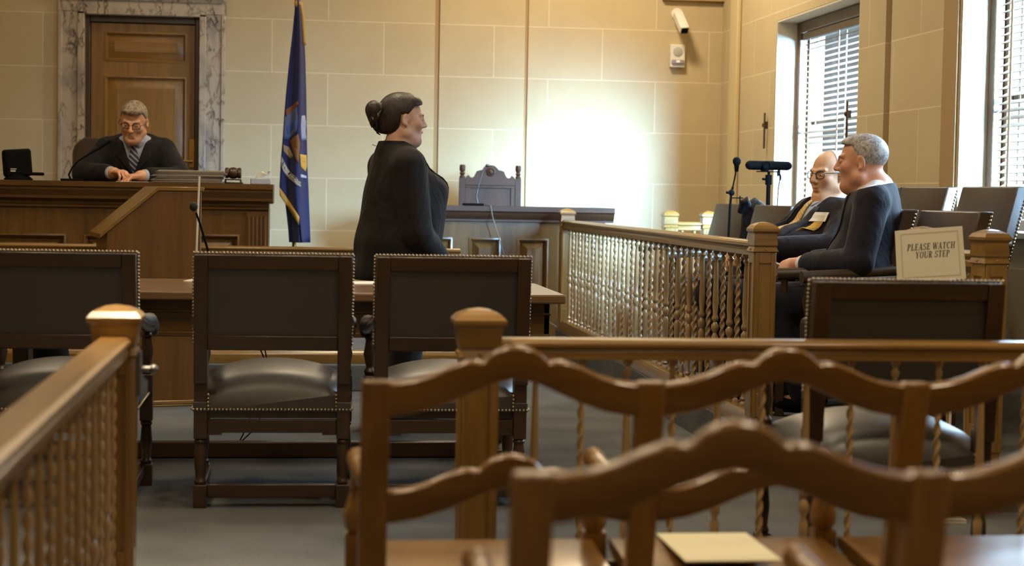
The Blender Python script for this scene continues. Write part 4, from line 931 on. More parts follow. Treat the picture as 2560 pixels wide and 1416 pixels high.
for q in P:
    vs = []
    for a, b in q:
        s_ = a/wd*(len(line)-1); i = min(len(line)-2, int(s_)); w = s_-i; x = line[i][0]+(line[i+1][0]-line[i][0])*w; y = line[i][1]+(line[i+1][1]-line[i][1])*w
        dx, dy = line[i+1][0]-line[i][0], line[i+1][1]-line[i][1]; L_ = math.hypot(dx, dy); nx, ny = dy/L_, -dx/L_
        qq = PY(x+nx*(b-.5)*9, y+ny*(b-.5)*9, fy-.05)-fo
        for kk in range(len(prof)-1):
            if qq.z >= prof[kk+1][0]: break
        (z0, a0, b0), (z1, a1, b1) = prof[kk], prof[kk+1]; ww = min(1, max(0, (z0-qq.z)/(z0-z1))); aa = a0+(a1-a0)*ww; bb = b0+(b1-b0)*ww
        u = min(.985, max(.015, (qq.x-aa)/(bb-aa))); xx, yy = fl(u, qq.z); vs.append((xx, yy-.0115, qq.z))
    m.add(vs, [(0, 1, 2, 3)])
m.build('lettering', M_INK, t)
# ================================================================== PEOPLE (signed-distance modelling, one closed surface per body)
class Vox:
    def __init__(s, lo, hi, h):
        s.lo = np.array(lo, float); s.h = h; s.n = (np.ceil((np.array(hi)-s.lo)/h)).astype(int)+1
        s.d = np.full(s.n, .3, np.float32); s.ax = [np.float32(s.lo[i]+h*np.arange(s.n[i])) for i in range(3)]
    def _win(s, lo, hi):
        a = np.clip(np.floor((np.array(lo)-s.lo)/s.h).astype(int), 0, s.n-1); b = np.clip(np.ceil((np.array(hi)-s.lo)/s.h).astype(int)+1, 1, s.n)
        return tuple(slice(int(x), int(max(x+1, y))) for x, y in zip(a, b))
    def _xyz(s, w): return s.ax[0][w[0]][:, None, None], s.ax[1][w[1]][None, :, None], s.ax[2][w[2]][None, None, :]
    def _put(s, w, v, k, op):
        d = s.d[w]
        if op == 'sub': s.d[w] = s._smax(d, -v, k)
        else:
            if k > 0:
                q = np.maximum(k-np.abs(d-v), 0)/k; s.d[w] = np.minimum(d, v)-q*q*k*.25
            else: s.d[w] = np.minimum(d, v)
    @staticmethod
    def _smax(a, b, k):
        if k <= 0: return np.maximum(a, b)
        q = np.maximum(k-np.abs(a-b), 0)/k; return np.maximum(a, b)+q*q*k*.25
    def cone(s, a, b, ra, rb, k=.02, op='add', sq=None):
        a = np.array(a, float); b = np.array(b, float); m = max(ra, rb)+k+3*s.h
        w = s._win(np.minimum(a, b)-m, np.maximum(a, b)+m); x, y, z = s._xyz(w)
        ab = b-a; L = max(float(ab@ab), 1e-9)
        t = np.clip(((x-a[0])*ab[0]+(y-a[1])*ab[1]+(z-a[2])*ab[2])/L, 0, 1)
        v = np.sqrt((x-a[0]-t*ab[0])**2+(y-a[1]-t*ab[1])**2+(z-a[2]-t*ab[2])**2)-(ra+(rb-ra)*t)
        s._put(w, v.astype(np.float32), k, op)
    def ell(s, c, r, R=None, k=.02, op='add'):
        c = np.array(c, float); r = np.array(r, float); m = max(r)+k+3*s.h
        w = s._win(c-m, c+m); x, y, z = s._xyz(w); x = x-c[0]; y = y-c[1]; z = z-c[2]
        if R is not None:
            R = np.array(R); x, y, z = (R[0][0]*x+R[1][0]*y+R[2][0]*z, R[0][1]*x+R[1][1]*y+R[2][1]*z, R[0][2]*x+R[1][2]*y+R[2][2]*z)
        k0 = np.sqrt((x/r[0])**2+(y/r[1])**2+(z/r[2])**2); k1 = np.sqrt((x/r[0]**2)**2+(y/r[1]**2)**2+(z/r[2]**2)**2)+1e-6
        s._put(w, (k0*(k0-1)/k1).astype(np.float32), k, op)
    def cut(s, fn, k=.004):
        """keep only where fn(x,y,z) <= 0"""
        w = (slice(None),)*3; x, y, z = s._xyz(w); s.d = s._smax(s.d, np.broadcast_to(fn(x, y, z), s.d.shape).astype(np.float32), k)
    def front(s, x, z, sgn=1):
        """largest y inside at (x,z)"""
        i = int(round((x-s.lo[0])/s.h)); k = int(round((z-s.lo[2])/s.h))
        if not (0 <= i < s.n[0] and 0 <= k < s.n[2]): return None
        col = np.nonzero(s.d[i, :, k] < 0)[0]
        if not len(col): return None
        j = col[-1] if sgn > 0 else col[0]
        if 0 < j < s.n[1]-1:
            a, b = s.d[i, j, k], s.d[i, j+sgn, k]; return float(s.ax[1][j]+sgn*s.h*a/(a-b))
        return float(s.ax[1][j])
    def mesh(s):
        d = s.d.copy(); d[0] = d[-1] = .1; d[:, 0] = d[:, -1] = .1; d[:, :, 0] = d[:, :, -1] = .1
        ins = d < 0; c = np.zeros(np.array(d.shape)-1, np.int8); sl = (slice(None, -1), slice(1, None))
        off = [(i, j, k) for i in (0, 1) for j in (0, 1) for k in (0, 1)]
        for o in off: c += ins[sl[o[0]], sl[o[1]], sl[o[2]]]
        act = (c > 0) & (c < 8); C = np.argwhere(act); idx = np.full(act.shape, -1, np.int64); idx[act] = np.arange(len(C))
        val = [d[C[:, 0]+o[0], C[:, 1]+o[1], C[:, 2]+o[2]] for o in off]
        P = np.zeros((len(C), 3)); N = np.zeros(len(C))
        for a in range(8):
            for b in range(a+1, 8):
                if sum(abs(off[a][i]-off[b][i]) for i in range(3)) != 1: continue
                m = (val[a] < 0) != (val[b] < 0); t = np.where(m, val[a]/(val[a]-val[b]+1e-12), 0)
                p = np.array(off[a])[None]+t[:, None]*(np.array(off[b])-np.array(off[a]))[None]
                P += np.where(m[:, None], p, 0); N += m
        V = s.lo+(C+P/np.maximum(N, 1)[:, None])*s.h; F = []
        for ax in range(3):
            u, v = [(1, 2), (2, 0), (0, 1)][ax]
            A = [slice(1, -1)]*3; B = [slice(1, -1)]*3; A[ax] = slice(0, -1); B[ax] = slice(1, None)
            A2 = [slice(None)]*3
            sa, sb = ins[tuple(A)], ins[tuple(B)]; E = np.argwhere(sa != sb)
            if not len(E): continue
            flip = sa[E[:, 0], E[:, 1], E[:, 2]]
            base = E.copy()
            for q in range(3):
                if q != ax: base[:, q] += 1
            def ci(du, dv):
                w = base.copy(); w[:, u] += du; w[:, v] += dv; return idx[w[:, 0], w[:, 1], w[:, 2]]
            q = np.stack([ci(-1, -1), ci(0, -1), ci(0, 0), ci(-1, 0)], 1); q[~flip] = q[~flip][:, ::-1]; F.append(q)
        F = np.concatenate(F); return V, F[(F >= 0).all(1)]
def vmesh(vox, name, mat, parent=None, relax=1):
    V, F = vox.mesh()
    for _ in range(relax):
        S = np.zeros_like(V); n = np.zeros(len(V))
        for i in range(4):
            a, b = F[:, i], F[:, (i+1) % 4]; np.add.at(S, a, V[b]); np.add.at(n, a, 1); np.add.at(S, b, V[a]); np.add.at(n, b, 1)
        V = V*.5+.5*S/np.maximum(n, 1)[:, None]
    me = bpy.data.meshes.new(name); me.vertices.add(len(V)); me.vertices.foreach_set('co', V.astype(np.float32).ravel())
    me.loops.add(len(F)*4); me.loops.foreach_set('vertex_index', F.astype(np.int32).ravel())
    me.polygons.add(len(F)); me.polygons.foreach_set('loop_start', np.arange(0, len(F)*4, 4, dtype=np.int32)); me.polygons.foreach_set('loop_total', np.full(len(F), 4, np.int32))
    me.polygons.foreach_set('use_smooth', [True]*len(F)); me.update(calc_edges=True); me.validate(); me.materials.append(mat)
    o = link(bpy.data.objects.new(name, me))
    if parent: o.parent = parent
    return o
def npv(v): return np.array(v, float)
def nrm(v): v = npv(v); return v/np.linalg.norm(v)
def rotm(pitch, yaw, roll):
    """head frame: pitch>0 looks down, yaw>0 turns to own left, roll>0 leans to own right"""
    return np.array((Matrix.Rotation(yaw, 3, 'Z') @ Matrix.Rotation(-pitch, 3, 'X') @ Matrix.Rotation(roll, 3, 'Y')))
def put_head(v, c, R, s=1.0, fat=0, nose=1.0, female=False):
    """face looks along local +y"""
    def P(x, y, z): return npv(c)+R@(npv((x, y, z))*s)
    Rr = R.tolist()
    v.ell(P(0, -.018, .035), npv((.076, .096, .085))*s, Rr, .01)
    v.ell(P(0, .022, -.028), npv((.064+fat*.5, .066, .086))*s, Rr, .025)
    v.cone(P(-.012, .064, -.098), P(.012, .064, -.098), .02*s, .02*s, .03)
    for q in (-1, 1):
        v.cone(P(q*(.05+fat), .0, -.066), P(q*.014, .058, -.096), (.022+fat)*s, .02*s, .025)
        v.ell(P(q*.042, .056, -.018), npv((.022, .022, .02))*s, Rr, .02)
        v.cone(P(q*.012, .083, .026), P(q*.045, .07, .03), .008*s, .008*s, .014)
    if fat: v.ell(P(0, .03, -.105), npv((.045, .045, .03))*s, Rr, .03)
    v.cone(P(0, .084, .02), P(0, .107*nose, -.02), .0075*s, .0115*s, .012)
    for q in (-1, 1): v.ell(P(q*.011, .096*nose, -.025), npv((.009, .011, .008))*s, Rr, .006)
    for q in (-1, 1): v.ell(P(q*.033, .094, .008), npv((.019, .016, .0115))*s, Rr, .010, 'sub')
    for q in (-1, 1):
        v.ell(P(q*.032, .073, .008), npv((.0145, .0125, .0125))*s, Rr, .002)
        v.cone(P(q*.020, .083, .012), P(q*.045, .077, .0125), .0035*s, .0035*s, .003)
    v.cone(P(-.019, .080, -.053), P(0, .0895, -.052), .0055*s, .0065*s, .006); v.cone(P(.019, .080, -.053), P(0, .0895, -.052), .0055*s, .0065*s, .006)
    v.cone(P(-.015, .081, -.066), P(.015, .081, -.066), .0068*s, .0068*s, .007)
    v.cone(P(-.022, .088, -.0592), P(.022, .088, -.0592), .0022*s, .0022*s, .003, 'sub')
    v.ell(P(0, .085, -.0815), npv((.016, .008, .005))*s, Rr, .008, 'sub')
    for q in (-1, 1):
        Re = R@np.array(Matrix.Rotation(q*.35, 3, 'Z'))@np.array(Matrix.Rotation(-.18, 3, 'X'))
        v.ell(P(q*.080, -.012, .0), npv((.0085, .018, .031))*s, Re.tolist(), .006)
        v.ell(P(q*.087, -.008, .002), npv((.006, .010, .019))*s, Re.tolist(), .004, 'sub')
        v.ell(P(q*.083, -.006, -.026), npv((.007, .009, .009))*s, Re.tolist(), .005)
    return P
def put_hand(v, wrist, d, n, curl=(.5, .5, .5), spread=.12, s=1.0, side=1, thumb=(.6, .5)):
    """wrist point, d = direction of the fingers, n = back-of-hand normal, side=+1 thumb towards d x n"""
    d = nrm(d); n = npv(n); n = nrm(n-d*(n@d)); t = np.cross(d, n)*side; w = npv(wrist)
    R = np.stack([t, d, n], 1).tolist()
    v.cone(w-d*.03*s, w+d*.015*s, .026*s, .027*s, .02)
    v.ell(w+d*.048*s, npv((.040, .052, .0165))*s, R, .012); v.ell(w+d*.066*s, npv((.041, .030, .014))*s, R, .01)
    ln = [(.043, .026, .02), (.047, .03, .021), (.044, .028, .021), (.035, .02, .018)]
    for i in range(4):
        x = (.029-.0195*i)*s; p = w+d*(.086-.004*abs(i-1.2))*s+t*x; a = spread*(1.3-i)*.45; dd = nrm(d*math.cos(a)+t*math.sin(a)); ang = 0; r = (.0092-.0007*max(0, i-1))*s
        for k in range(3):
            ang += curl[k]*(1+.08*i); q = p+(dd*math.cos(ang)-n*math.sin(ang))*ln[i][k]*s; v.cone(p, q, r*(1-.07*k), r*(1-.07*(k+1)), .0035); p = q
    p = w+d*.022*s+t*.026*s-n*.004*s; dd = nrm(d*math.cos(thumb[0])+t*math.sin(thumb[0])-n*.25)
    q = p+dd*.042*s; v.cone(p, q, .0155*s, .0118*s, .012); d2 = nrm(dd*math.cos(thumb[1])+d*math.sin(thumb[1])*.7-n*math.sin(thumb[1])*.6)
    p = q; q = p+d2*.032*s; v.cone(p, q, .0112*s, .0098*s, .003); v.cone(q, q+nrm(d2+d*.3-n*.2)*.024*s, .0098*s, .0078*s, .003)
def strip(vox, pts, name, mat, parent, off=.004, thick=.004, smooth=60, nx=6, sgn=1):
    """cloth laid on a surface: pts = list of rows (x0, x1, z); each row is projected on the vox front"""
    rows = []
    for (x0, x1, z) in pts:
        r = []
        for i in range(nx+1):
            x = x0+(x1-x0)*i/nx; y = vox.front(x, z, sgn)
            r.append([x, y, z])
        rows.append(r)
    last = None
    for r in rows:
        for p in r:
            if p[1] is None: p[1] = last if last is not None else 0
            last = p[1]
    m = MB(); V = [(p[0], p[1]+sgn*off, p[2]) for r in rows for p in r]; F = []
    for i in range(len(rows)-1):
        for k in range(nx): a = i*(nx+1)+k; F.append((a, a+1, a+nx+2, a+nx+1))
    m.add(V, F); return m.build(name, mat, parent, smooth=smooth, solid=thick, bevel=0)
def glasses(P, R, parent, mat, s=1.0):
    m = MB(); toV = lambda *p: tuple(P(*p))
    for q in (-1, 1):
        pts = [toV(q*.033+.024*(abs(math.cos(a))**.7)*math.copysign(1, math.cos(a)), .094-.010*abs(q*.033+.024*math.cos(a))/.057, .006+.017*(abs(math.sin(a))**.7)*math.copysign(1, math.sin(a))) for a in [2*PI*i/20 for i in range(20)]]
        m.tube(pts, .0021, 6, closed=True)
        m.tube([toV(q*.056, .086, .013), toV(q*.079, .072, .014), toV(q*.083, .01, .014), toV(q*.082, -.03, .0)], .002, 6)
    m.tube([toV(-.011, .093, .012), toV(0, .097, .014), toV(.011, .093, .012)], .002, 6)
    return m.build('glasses', mat, parent, smooth=60)
def eyes(P, R, parent, mats, s=1.0, open_=1.0):
    m = MB(); k = MB()
    for q in (-1, 1):
        c = P(q*.032, .0775, .0065); m.M = Matrix.Translation(c) @ Matrix(R.tolist()).to_4x4(); m.ball((0, 0, 0), (.0108*s, .0098*s, .0062*s*open_), 12, 8)
        c = P(q*.032, .0835, .0062); k.M = Matrix.Translation(c) @ Matrix(R.tolist()).to_4x4(); k.ball((0, 0, 0), (.0052*s, .0045*s, .0050*s*open_), 10, 6)
    e = m.build('eyes', mats[0], parent, smooth=60); k.build('irises', mats[1], e, smooth=60)
def brows(P, parent, mat):
    m = MB()
    for q in (-1, 1): m.tube([tuple(P(q*.013, .0885, .026)), tuple(P(q*.030, .0845, .031)), tuple(P(q*.048, .0725, .028))], [.003, .0036, .002], 6)
    m.build('eyebrows', mat, parent, smooth=60)
M_EYE = plain('eye_white', (200, 190, 180), .3); M_IRIS = plain('dark_iris', (40, 32, 30), .25)
M_FRAME = plain('dark_spectacle_frames', (34, 28, 26), .3)
class Torso:
    """spine frame: hip origin, recline a (back +), width factor"""
    def __init__(s, hip, a=0, yaw=0): s.h = npv(hip); s.V = npv((0, math.cos(a), math.sin(a))); s.Wv = npv((0, -math.sin(a), math.cos(a))); s.X = npv((1, 0, 0))
    def __call__(s, x, f, h): return s.h+s.X*x+s.V*f+s.Wv*h
    def R(s): return np.stack([s.X, s.V, s.Wv], 1).tolist()
def put_torso(v, T, off=0, sw=.17, L=.5, chest=.11, belly=0, bust=0, hip=.16, k=.05, seat=0, wide=0):
    R = T.R(); o = off
    v.ell(T(0, -.01, .04), (hip+o, .115+o, .12+o), R, k); v.ell(T(0, .015+belly*.6, .17), (.145+o+belly*.5+wide, .105+o+belly*.7, .15+o), R, k)
    v.ell(T(0, .005, L-.17), (.155+o+wide, chest+o, .17+o), R, k)
    if bust:
        for q in (-1, 1): v.ell(T(q*.07, chest-.02+bust*.4, L-.19), (.075+o*.5, .06+bust+o*.5, .075+o*.5), R, k)
    v.cone(T(-sw+.045, -.015, L-.065), T(sw-.045, -.015, L-.065), .058+o, .058+o, k)
    v.cone(T(-.05, -.025, L-.03), T(.05, -.025, L-.03), .045+o, .045+o, k)
def sleeve(v, sh, el, wr, off=0, k=.03, r=(.056, .044, .036, .028)):
    v.cone(sh, el, r[0]+off, r[1]+off, k); v.cone(el, wr, r[1]+off, r[2]+off*.9, k*.7)
def finish(root, world, label, group=None):
    root.location = world[0]; root.rotation_euler = (0, 0, world[1]); tag(root, label, 'person')
    return root
# ------------------------------------------------------------------ standing woman
WS = dict(head=npv((0, .012, 1.458)))
def woman():
    hd = WS['head']; R = rotm(.06, -.19, .0); skin = skinmat('skin_woman', (214, 182, 164))
    lo, hi = (-.42, -.36, -.01), (.42, .42, 1.63); T = Torso((0, -.01, .86)); L = .455
    shl, shr = T(-.165, -.02, .375), T(.165, -.02, .375)
    elr, wrr = npv((.235, -.01, .93)), npv((.15, .13, .81)); ell_, wrl = npv((-.235, .0, .93)), npv((-.08, .17, .82))
    v = Vox(lo, hi, .0042); P = put_head(v, hd, R, .96, fat=.001, nose=.97)
    v.cone(hd+npv((0, -.03, -.06)), T(0, -.03, L-.02), .05, .058, .03)
    put_torso(v, T, -.004, .165, L, .10, .02, .02, .16)
    sleeve(v, shl, ell_, wrl, -.008); sleeve(v, shr, elr, wrr, -.008)
    put_hand(v, wrr, (-.55, .75, -.25), (.6, .5, .6), (.5, .6, .4), side=-1, s=.9); put_hand(v, wrl, (.6, .6, -.3), (-.5, .6, .6), (.4, .5, .4), side=1, s=.9)
    for q in (-1, 1): v.cone((q*.09, -.01, .84), (q*.085, .0, .46), .085, .06, .04); v.cone((q*.085, .0, .46), (q*.085, -.02, .09), .055, .04, .02); v.cone((q*.085, -.03, .045), (q*.10, .12, .035), .038, .03, .02)
    body = vmesh(v, 'person', skin)
    # jacket
    J = Vox((-.42, -.36, .66), (.42, .42, 1.36), .0052)
    put_torso(J, T, .018, .19, L, .112, .04, .04, .195, .06, wide=.02)
    J.cone((-.05, -.02, .86), (.05, -.02, .86), .185, .185, .06); J.ell((0, .065, 1.0), (.175, .135, .2), None, .06); J.ell((0, -.05, 1.03), (.175, .13, .24), None, .06); J.ell((0, .0, .73), (.235, .225, .14), None, .06)
    J.cone(T(-.035, -.035, L+.0), T(.035, -.035, L+.0), .06, .06, .03); J.cone(T(0, -.03, L), T(0, -.028, L+.06), .078, .07, .02)
    sleeve(J, shl, ell_, wrl-nrm(wrl-ell_)*.0, .012, .02, (.062, .052, .044)); sleeve(J, shr, elr, wrr, .014, .02, (.068, .058, .046))
    J.cut(lambda x, y, z: .705-z); J.cut(lambda x, y, z: z-(1.366-.42*np.maximum(0, y+.04)))
    J.cut(lambda x, y, z: np.minimum(np.minimum(.075*np.clip((z-1.02)/.28, 0, 1)-np.abs(x), y-.03), z-1.02), .004)   # open front
    mj = cloth('black_blazer', (25, 22, 24), .8, .45, (7, 7, 3.5), .04)
    jk = vmesh(J, 'blazer', mj, body, 2)
    S = Vox((-.3, -.3, .8), (.3, .36, 1.36), .007); put_torso(S, T, .004, .165, L, .105, .03, .032, .17); vmesh(S, 'blouse', cloth('dark_blouse', (40, 38, 46), .8), body)
    for q in (-1, 1):
        rows = []
        for i in range(13):
            z = 1.30-.27*i/12; e = .075*max(0, (z-1.02)/.28)+.004; wdt = .055*(1-abs(i-5)/9) if i < 12 else .004; rows.append((q*e, q*(e+max(.006, wdt)), z))
        strip(J, rows, 'lapel', mj, jk, .004, .004)
    m = MB(); m.cone = None
    pw = [T(.19, .06, -.0), T(.19, .13, -.005)]
    TR = Vox((-.24, -.25, .06), (.24, .25, .95), .008)
    for q in (-1, 1): TR.cone((q*.09, -.01, .84), (q*.088, .0, .46), .105, .085, .03); TR.cone((q*.088, .0, .46), (q*.088, -.02, .08), .085, .08, .02)
    TR.ell((0, -.01, .84), (.17, .14, .12), None, .04); vmesh(TR, 'trousers', cloth('black_trousers', (24, 23, 27), .85), body)
    for q in (-1, 1):
        F = Vox((q*.09-.08, -.14, -.002), (q*.09+.08, .22, .13), .005); F.cone((q*.088, -.05, .045), (q*.1, .12, .03), .043, .036, .02); F.ell((q*.1, .15, .025), (.038, .05, .024), None, .02); F.cut(lambda x, y, z: .0-z)
        sh = vmesh(F, 'shoe', plain('navy_shoe', (40, 38, 62), .4), body)
        m = MB(); m.cbox((q*.1, .165, .05), (.05, .03, .012)); m.cbox((q*.09, .06, .07), (.02, .04, .02)); m.build('shoe_trim', M_WHITE, sh, bevel=.004)
    # hair
    Hh = Vox(hd-npv((.14, .22, .17)), hd+npv((.14, .14, .15)), .0033)
    def Q(x, y, z): return hd+R@npv((x, y, z))
    Rr = R.tolist()
    Hh.ell(Q(0, -.022, .042), (.084, .106, .088), Rr, .01); Hh.ell(Q(0, -.065, -.01), (.072, .062, .075), Rr, .03)
    Hh.ell(Q(0, .024, .074), (.066, .05, .040), Rr, .03)
    Hh.cone(Q(0, -.10, -.04), Q(0, -.135, .0), .036, .04, .02)
    def keep(x, y, z):
        p = np.stack(np.broadcast_arrays(x-hd[0], y-hd[1], z-hd[2]), -1)@R
        X, Y, Z = p[..., 0], p[..., 1], p[..., 2]
        face = np.minimum(Y-(.018+.75*np.clip(Z-.045, -.02, .2)), .082-Z-.25*np.abs(X))    # in front of the hairline
        ear = np.minimum(.035-Z, np.minimum(Y+.045, .06-np.abs(Z+.0)*.0))
        side = np.minimum(Y+.030, .022-Z)
        nape = np.minimum(-.075-Z, Y+.2)
        return np.maximum(np.maximum(face, side), nape)
    Hh.cut(keep, .012)
    Hh.ell(Q(.0, -.150, .034), (.045, .04, .046), Rr, .012)
    hm = hairmat('dark_brown_hair', (26, 19, 17), (50, 36, 30), (34, 34, 12))
    ho = vmesh(Hh, 'hair', hm, body, 1)
    m = MB()
    for q in (-1, 1):
        m.tube([tuple(Q(q*.008+.03, -.115, .045)), tuple(Q(q*.012+.038, -.135, .015)), tuple(Q(q*.012+.036, -.142, -.02)), tuple(Q(q*.01+.02, -.13, -.055))], [.006, .011, .012, .006], 8)
    for k in range(4): m.tube([tuple(Q(.03, -.15+.01*k, .0-.02*k)), tuple(Q(.02, -.165+.012*k, -.03-.014*k)), tuple(Q(.012, -.155+.014*k, -.05-.01*k))], [.006, .005, .002], 6)
    m.ball(tuple(Q(.03, -.155, -.018)), (.016, .016, .026), 10, 8)
    m.build('claw_clip', plain('black_clip', (20, 17, 20), .2), body, smooth=60)
    m = MB(); m.tube([tuple(Q(.02, -.08, -.09)), tuple(Q(.02, -.1, -.12)), tuple(Q(.015, -.125, -.135)), tuple(Q(.0, -.145, -.128))], [.0015]*4, 5); m.build('stray_hair', hm, ho)
    eyes(P, R, body, (M_EYE, M_IRIS), .95, .9); brows(P, body, hm)
    return body
wb = woman(); wp = PY(1003, 480, 8.22)
finish(wb, ((wp.x, 8.22, 0), math.radians(-72)), 'standing woman in a black blazer with dark hair clipped up, seen from the side')
# ------------------------------------------------------------------ men in suits
def suit_man(o):
    hd = npv(o['head']); R = rotm(*o['hrot']); s = o.get('hs', 1); skin = skinmat('skin_'+o['id'], o['skin'])
    T = Torso(o['hip'], o['lean']); L = o.get('L', .50); sw = o.get('sw', .205)
    kw = dict(sw=sw, L=L, chest=.118, belly=o['belly'], hip=.17)
    shl, shr = T(-sw+.035, -.015+o.get('shf', 0), L-.085), T(sw-.035, -.015+o.get('shf', 0), L-.085)
    A = o['arms']
    lo = npv((-.5, -.45, -.01)); hi = npv((.5, .72, hd[2]+.16))
    v = Vox(lo, hi, .0042); P = put_head(v, hd, R, s, fat=o.get('fat', .004), nose=o.get('nose', 1.03))
    v.cone(hd+R@npv((0, -.03, -.055)), T(0, -.03, L-.01), .06, .066, .03)
    put_torso(v, T, -.006, **kw)
    for sh, (el, wr, d, n, curl, side, th) in ((shl, A[0]), (shr, A[1])):
        sleeve(v, sh, npv(el), npv(wr), -.006); put_hand(v, wr, d, n, curl, side=side, thumb=th, s=o.get('hands', 1.04))
    for q, (kn, an) in zip((-1, 1), o['legs']):
        v.cone(npv(o['hip'])+npv((q*.09, .02, .0)), kn, .085, .062, .04); v.cone(kn, an, .058, .042, .02); v.cone(npv(an)+npv((0, -.02, -.03)), npv(an)+npv((0, .13, -.045)), .036, .03, .02)
    body = vmesh(v, 'person', skin)
    # shirt
    S = Vox(lo+npv((.1, .1, .4)), npv((.36, .46, hd[2]+.02)), .006); put_torso(S, T, .004, **kw)
    S.cone(T(0, -.02, L-.02), hd+R@npv((0, -.024, -.098)), .075, .066, .02)
    n_ = nrm(T.Wv); c_ = T(0, .03, L+o.get('collar', .02))
    S.cut(lambda x, y, z: (x-c_[0])*n_[0]+(y-c_[1])*n_[1]+(z-c_[2])*n_[2]-.01+.25*(y-c_[1]))
    ms = o['shirt']; so = vmesh(S, 'shirt', ms, body, 1)
    J = Vox(lo+npv((0, 0, .35)), npv((.5, .62, hd[2]+.02)), .0055)
    put_torso(J, T, .02, k=.06, wide=.015, **kw); J.cone(T(-.05, -.035, L-.005), T(.05, -.035, L-.005), .058, .058, .03)
    J.ell(T(0, 0, -.03), (.2, .15, .12), T.R(), .05)
    for sh, (el, wr, *_r) in ((shl, A[0]), (shr, A[1])):
        el = npv(el); wr = npv(wr); sleeve(J, sh, el, wr-nrm(wr-el)*.07, .014, .022, (.064, .055, .043))
    zt, zb, vw = T(0, 0, L)[2], o['vbot'], o['vtop']
    fy = o.get('vy', .02)
    J.cut(lambda x, y, z: np.minimum(np.minimum(vw*np.clip((z-zb)/(zt-zb), .0, 1.2)-np.abs(x), y-fy-o.get('vslope', 0)*(z-zb)), z-zb), .004)
    J.cut(lambda x, y, z: (x-c_[0])*n_[0]+(y-c_[1])*n_[1]+(z-c_[2])*n_[2]+o.get('jcol', .018)+.2*(y-c_[1]))
    mj = o['suit']; jk = vmesh(J, 'suit_jacket', mj, body, 2)
    for q in (-1, 1):
        rows = []
        for i in range(15):
            u = i/14; z = zt-.035-(zt-.03-zb)*u; e = vw*max(0, (z-zb)/(zt-zb))+.003; wdt = .065*(1-abs(u-.38)/.64); rows.append((q*e, q*(e+max(.008, wdt)), z))
        strip(J, rows, 'lapel', mj, jk, .004, .005)
        # collar points
        zc = c_[2]; rows = [(q*.012, q*.062, zc-.012), (q*.012, q*.058, zc-.028), (q*.016, q*.048, zc-.044), (q*.030, q*.036, zc-.06)]
        strip(S, rows, 'collar', ms, so, .006, .004)
    # tie
    zk = c_[2]-.03; rows = []
    zend = o.get('tie_end', zb-.03)
    for i in range(26):
        u = i/25; z = zk-(zk-zend)*u; wd_ = .017 if u < .05 else .013+.026*min(1, (u-.05)/.55); tx = o.get('tie_x', 0)*u; rows.append((tx-wd_, tx+wd_, z))
    strip(S, rows, 'tie', o['tie'], body, .010, .006)
    # cuffs
    for (el, wr, *_r) in A:
        el = npv(el); wr = npv(wr); d = nrm(wr-el); K = Vox(wr-.12, wr+.12, .005); K.cone(wr-d*.1, wr-d*.012, .043, .0395, 0)
        K.cut(lambda x, y, z: (x-wr[0])*d[0]+(y-wr[1])*d[1]+(z-wr[2])*d[2]+.012); vmesh(K, 'shirt_cuff', ms, body, 1)
    TR = Vox((-.36, -.4, .05), (.36, .72, o['hip'][2]+.2), .008)
    for q, (kn, an) in zip((-1, 1), o['legs']): TR.cone(npv(o['hip'])+npv((q*.09, .02, .0)), kn, .11, .085, .04); TR.cone(kn, npv(an), .082, .068, .02)
    TR.ell(o['hip'], (.18, .14, .12), None, .05); vmesh(TR, 'trousers', mj, body, 1)
    for kn, an in o['legs']:
        an = npv(an); F = Vox(an-npv((.1, .12, .14)), an+npv((.1, .26, .06)), .006); F.cone(an+npv((0, -.03, -.045)), an+npv((0, .16, -.05)), .042, .035, .02); F.cut(lambda x, y, z: an[2]-.085-z); vmesh(F, 'shoe', M_BLACK, body, 1)
    # hair
    Hh = Vox(hd-npv((.13, .16, .16)), hd+npv((.13, .15, .16)), .0033); Rr = R.tolist()
    def Q(x, y, z): return hd+R@(npv((x, y, z))*s)
    o['hairfn'](Hh, Q, Rr, hd, R)
    hm = o['hair']; vmesh(Hh, 'hair', hm, body, 1)
    eyes(P, R, body, (M_EYE, M_IRIS), s, o.get('open', .8)); brows(P, body, o.get('brow', hm))
    if o.get('glasses'): glasses(P, R, body, M_FRAME, s)
    return body, P, Q, T, J, S
def localise(x, y, z, hd, R):
    p = np.stack(np.broadcast_arrays(x-hd[0], y-hd[1], z-hd[2]), -1)@R; return p[..., 0], p[..., 1], p[..., 2]
def hair_judge(H, Q, Rr, hd, R):
    H.ell(Q(0, -.02, .042), (.083, .103, .088), Rr, .01); H.ell(Q(.0, .05, .098), (.062, .046, .028), Rr, .03); H.ell(Q(-.03, .055, .10), (.035, .04, .024), Rr, .02)
    def keep(x, y, z):
        X, Y, Z = localise(x, y, z, hd, R)
        face = np.minimum(Y-.025-.55*np.clip(Z-.06, -.1, .1), .078-Z-.12*np.abs(X)); side = np.minimum(Y+.012, .004-Z); nape = -.062-Z
        return np.maximum(np.maximum(face, side), nape)
    H.cut(keep, .012)
def hair_far(H, Q, Rr, hd, R):
    H.ell(Q(0, -.020, .035), (.081, .101, .089), Rr, .01)
    def keep(x, y, z):
        X, Y, Z = localise(x, y, z, hd, R)
        bald = np.minimum(Y+.012-.35*np.abs(X), Z-.05) ; face = Y-.026; side = np.minimum(Y+.008, .012-Z); nape = -.055-Z
        return np.maximum(np.maximum(np.maximum(face, bald), side), nape)
    H.cut(keep, .01)
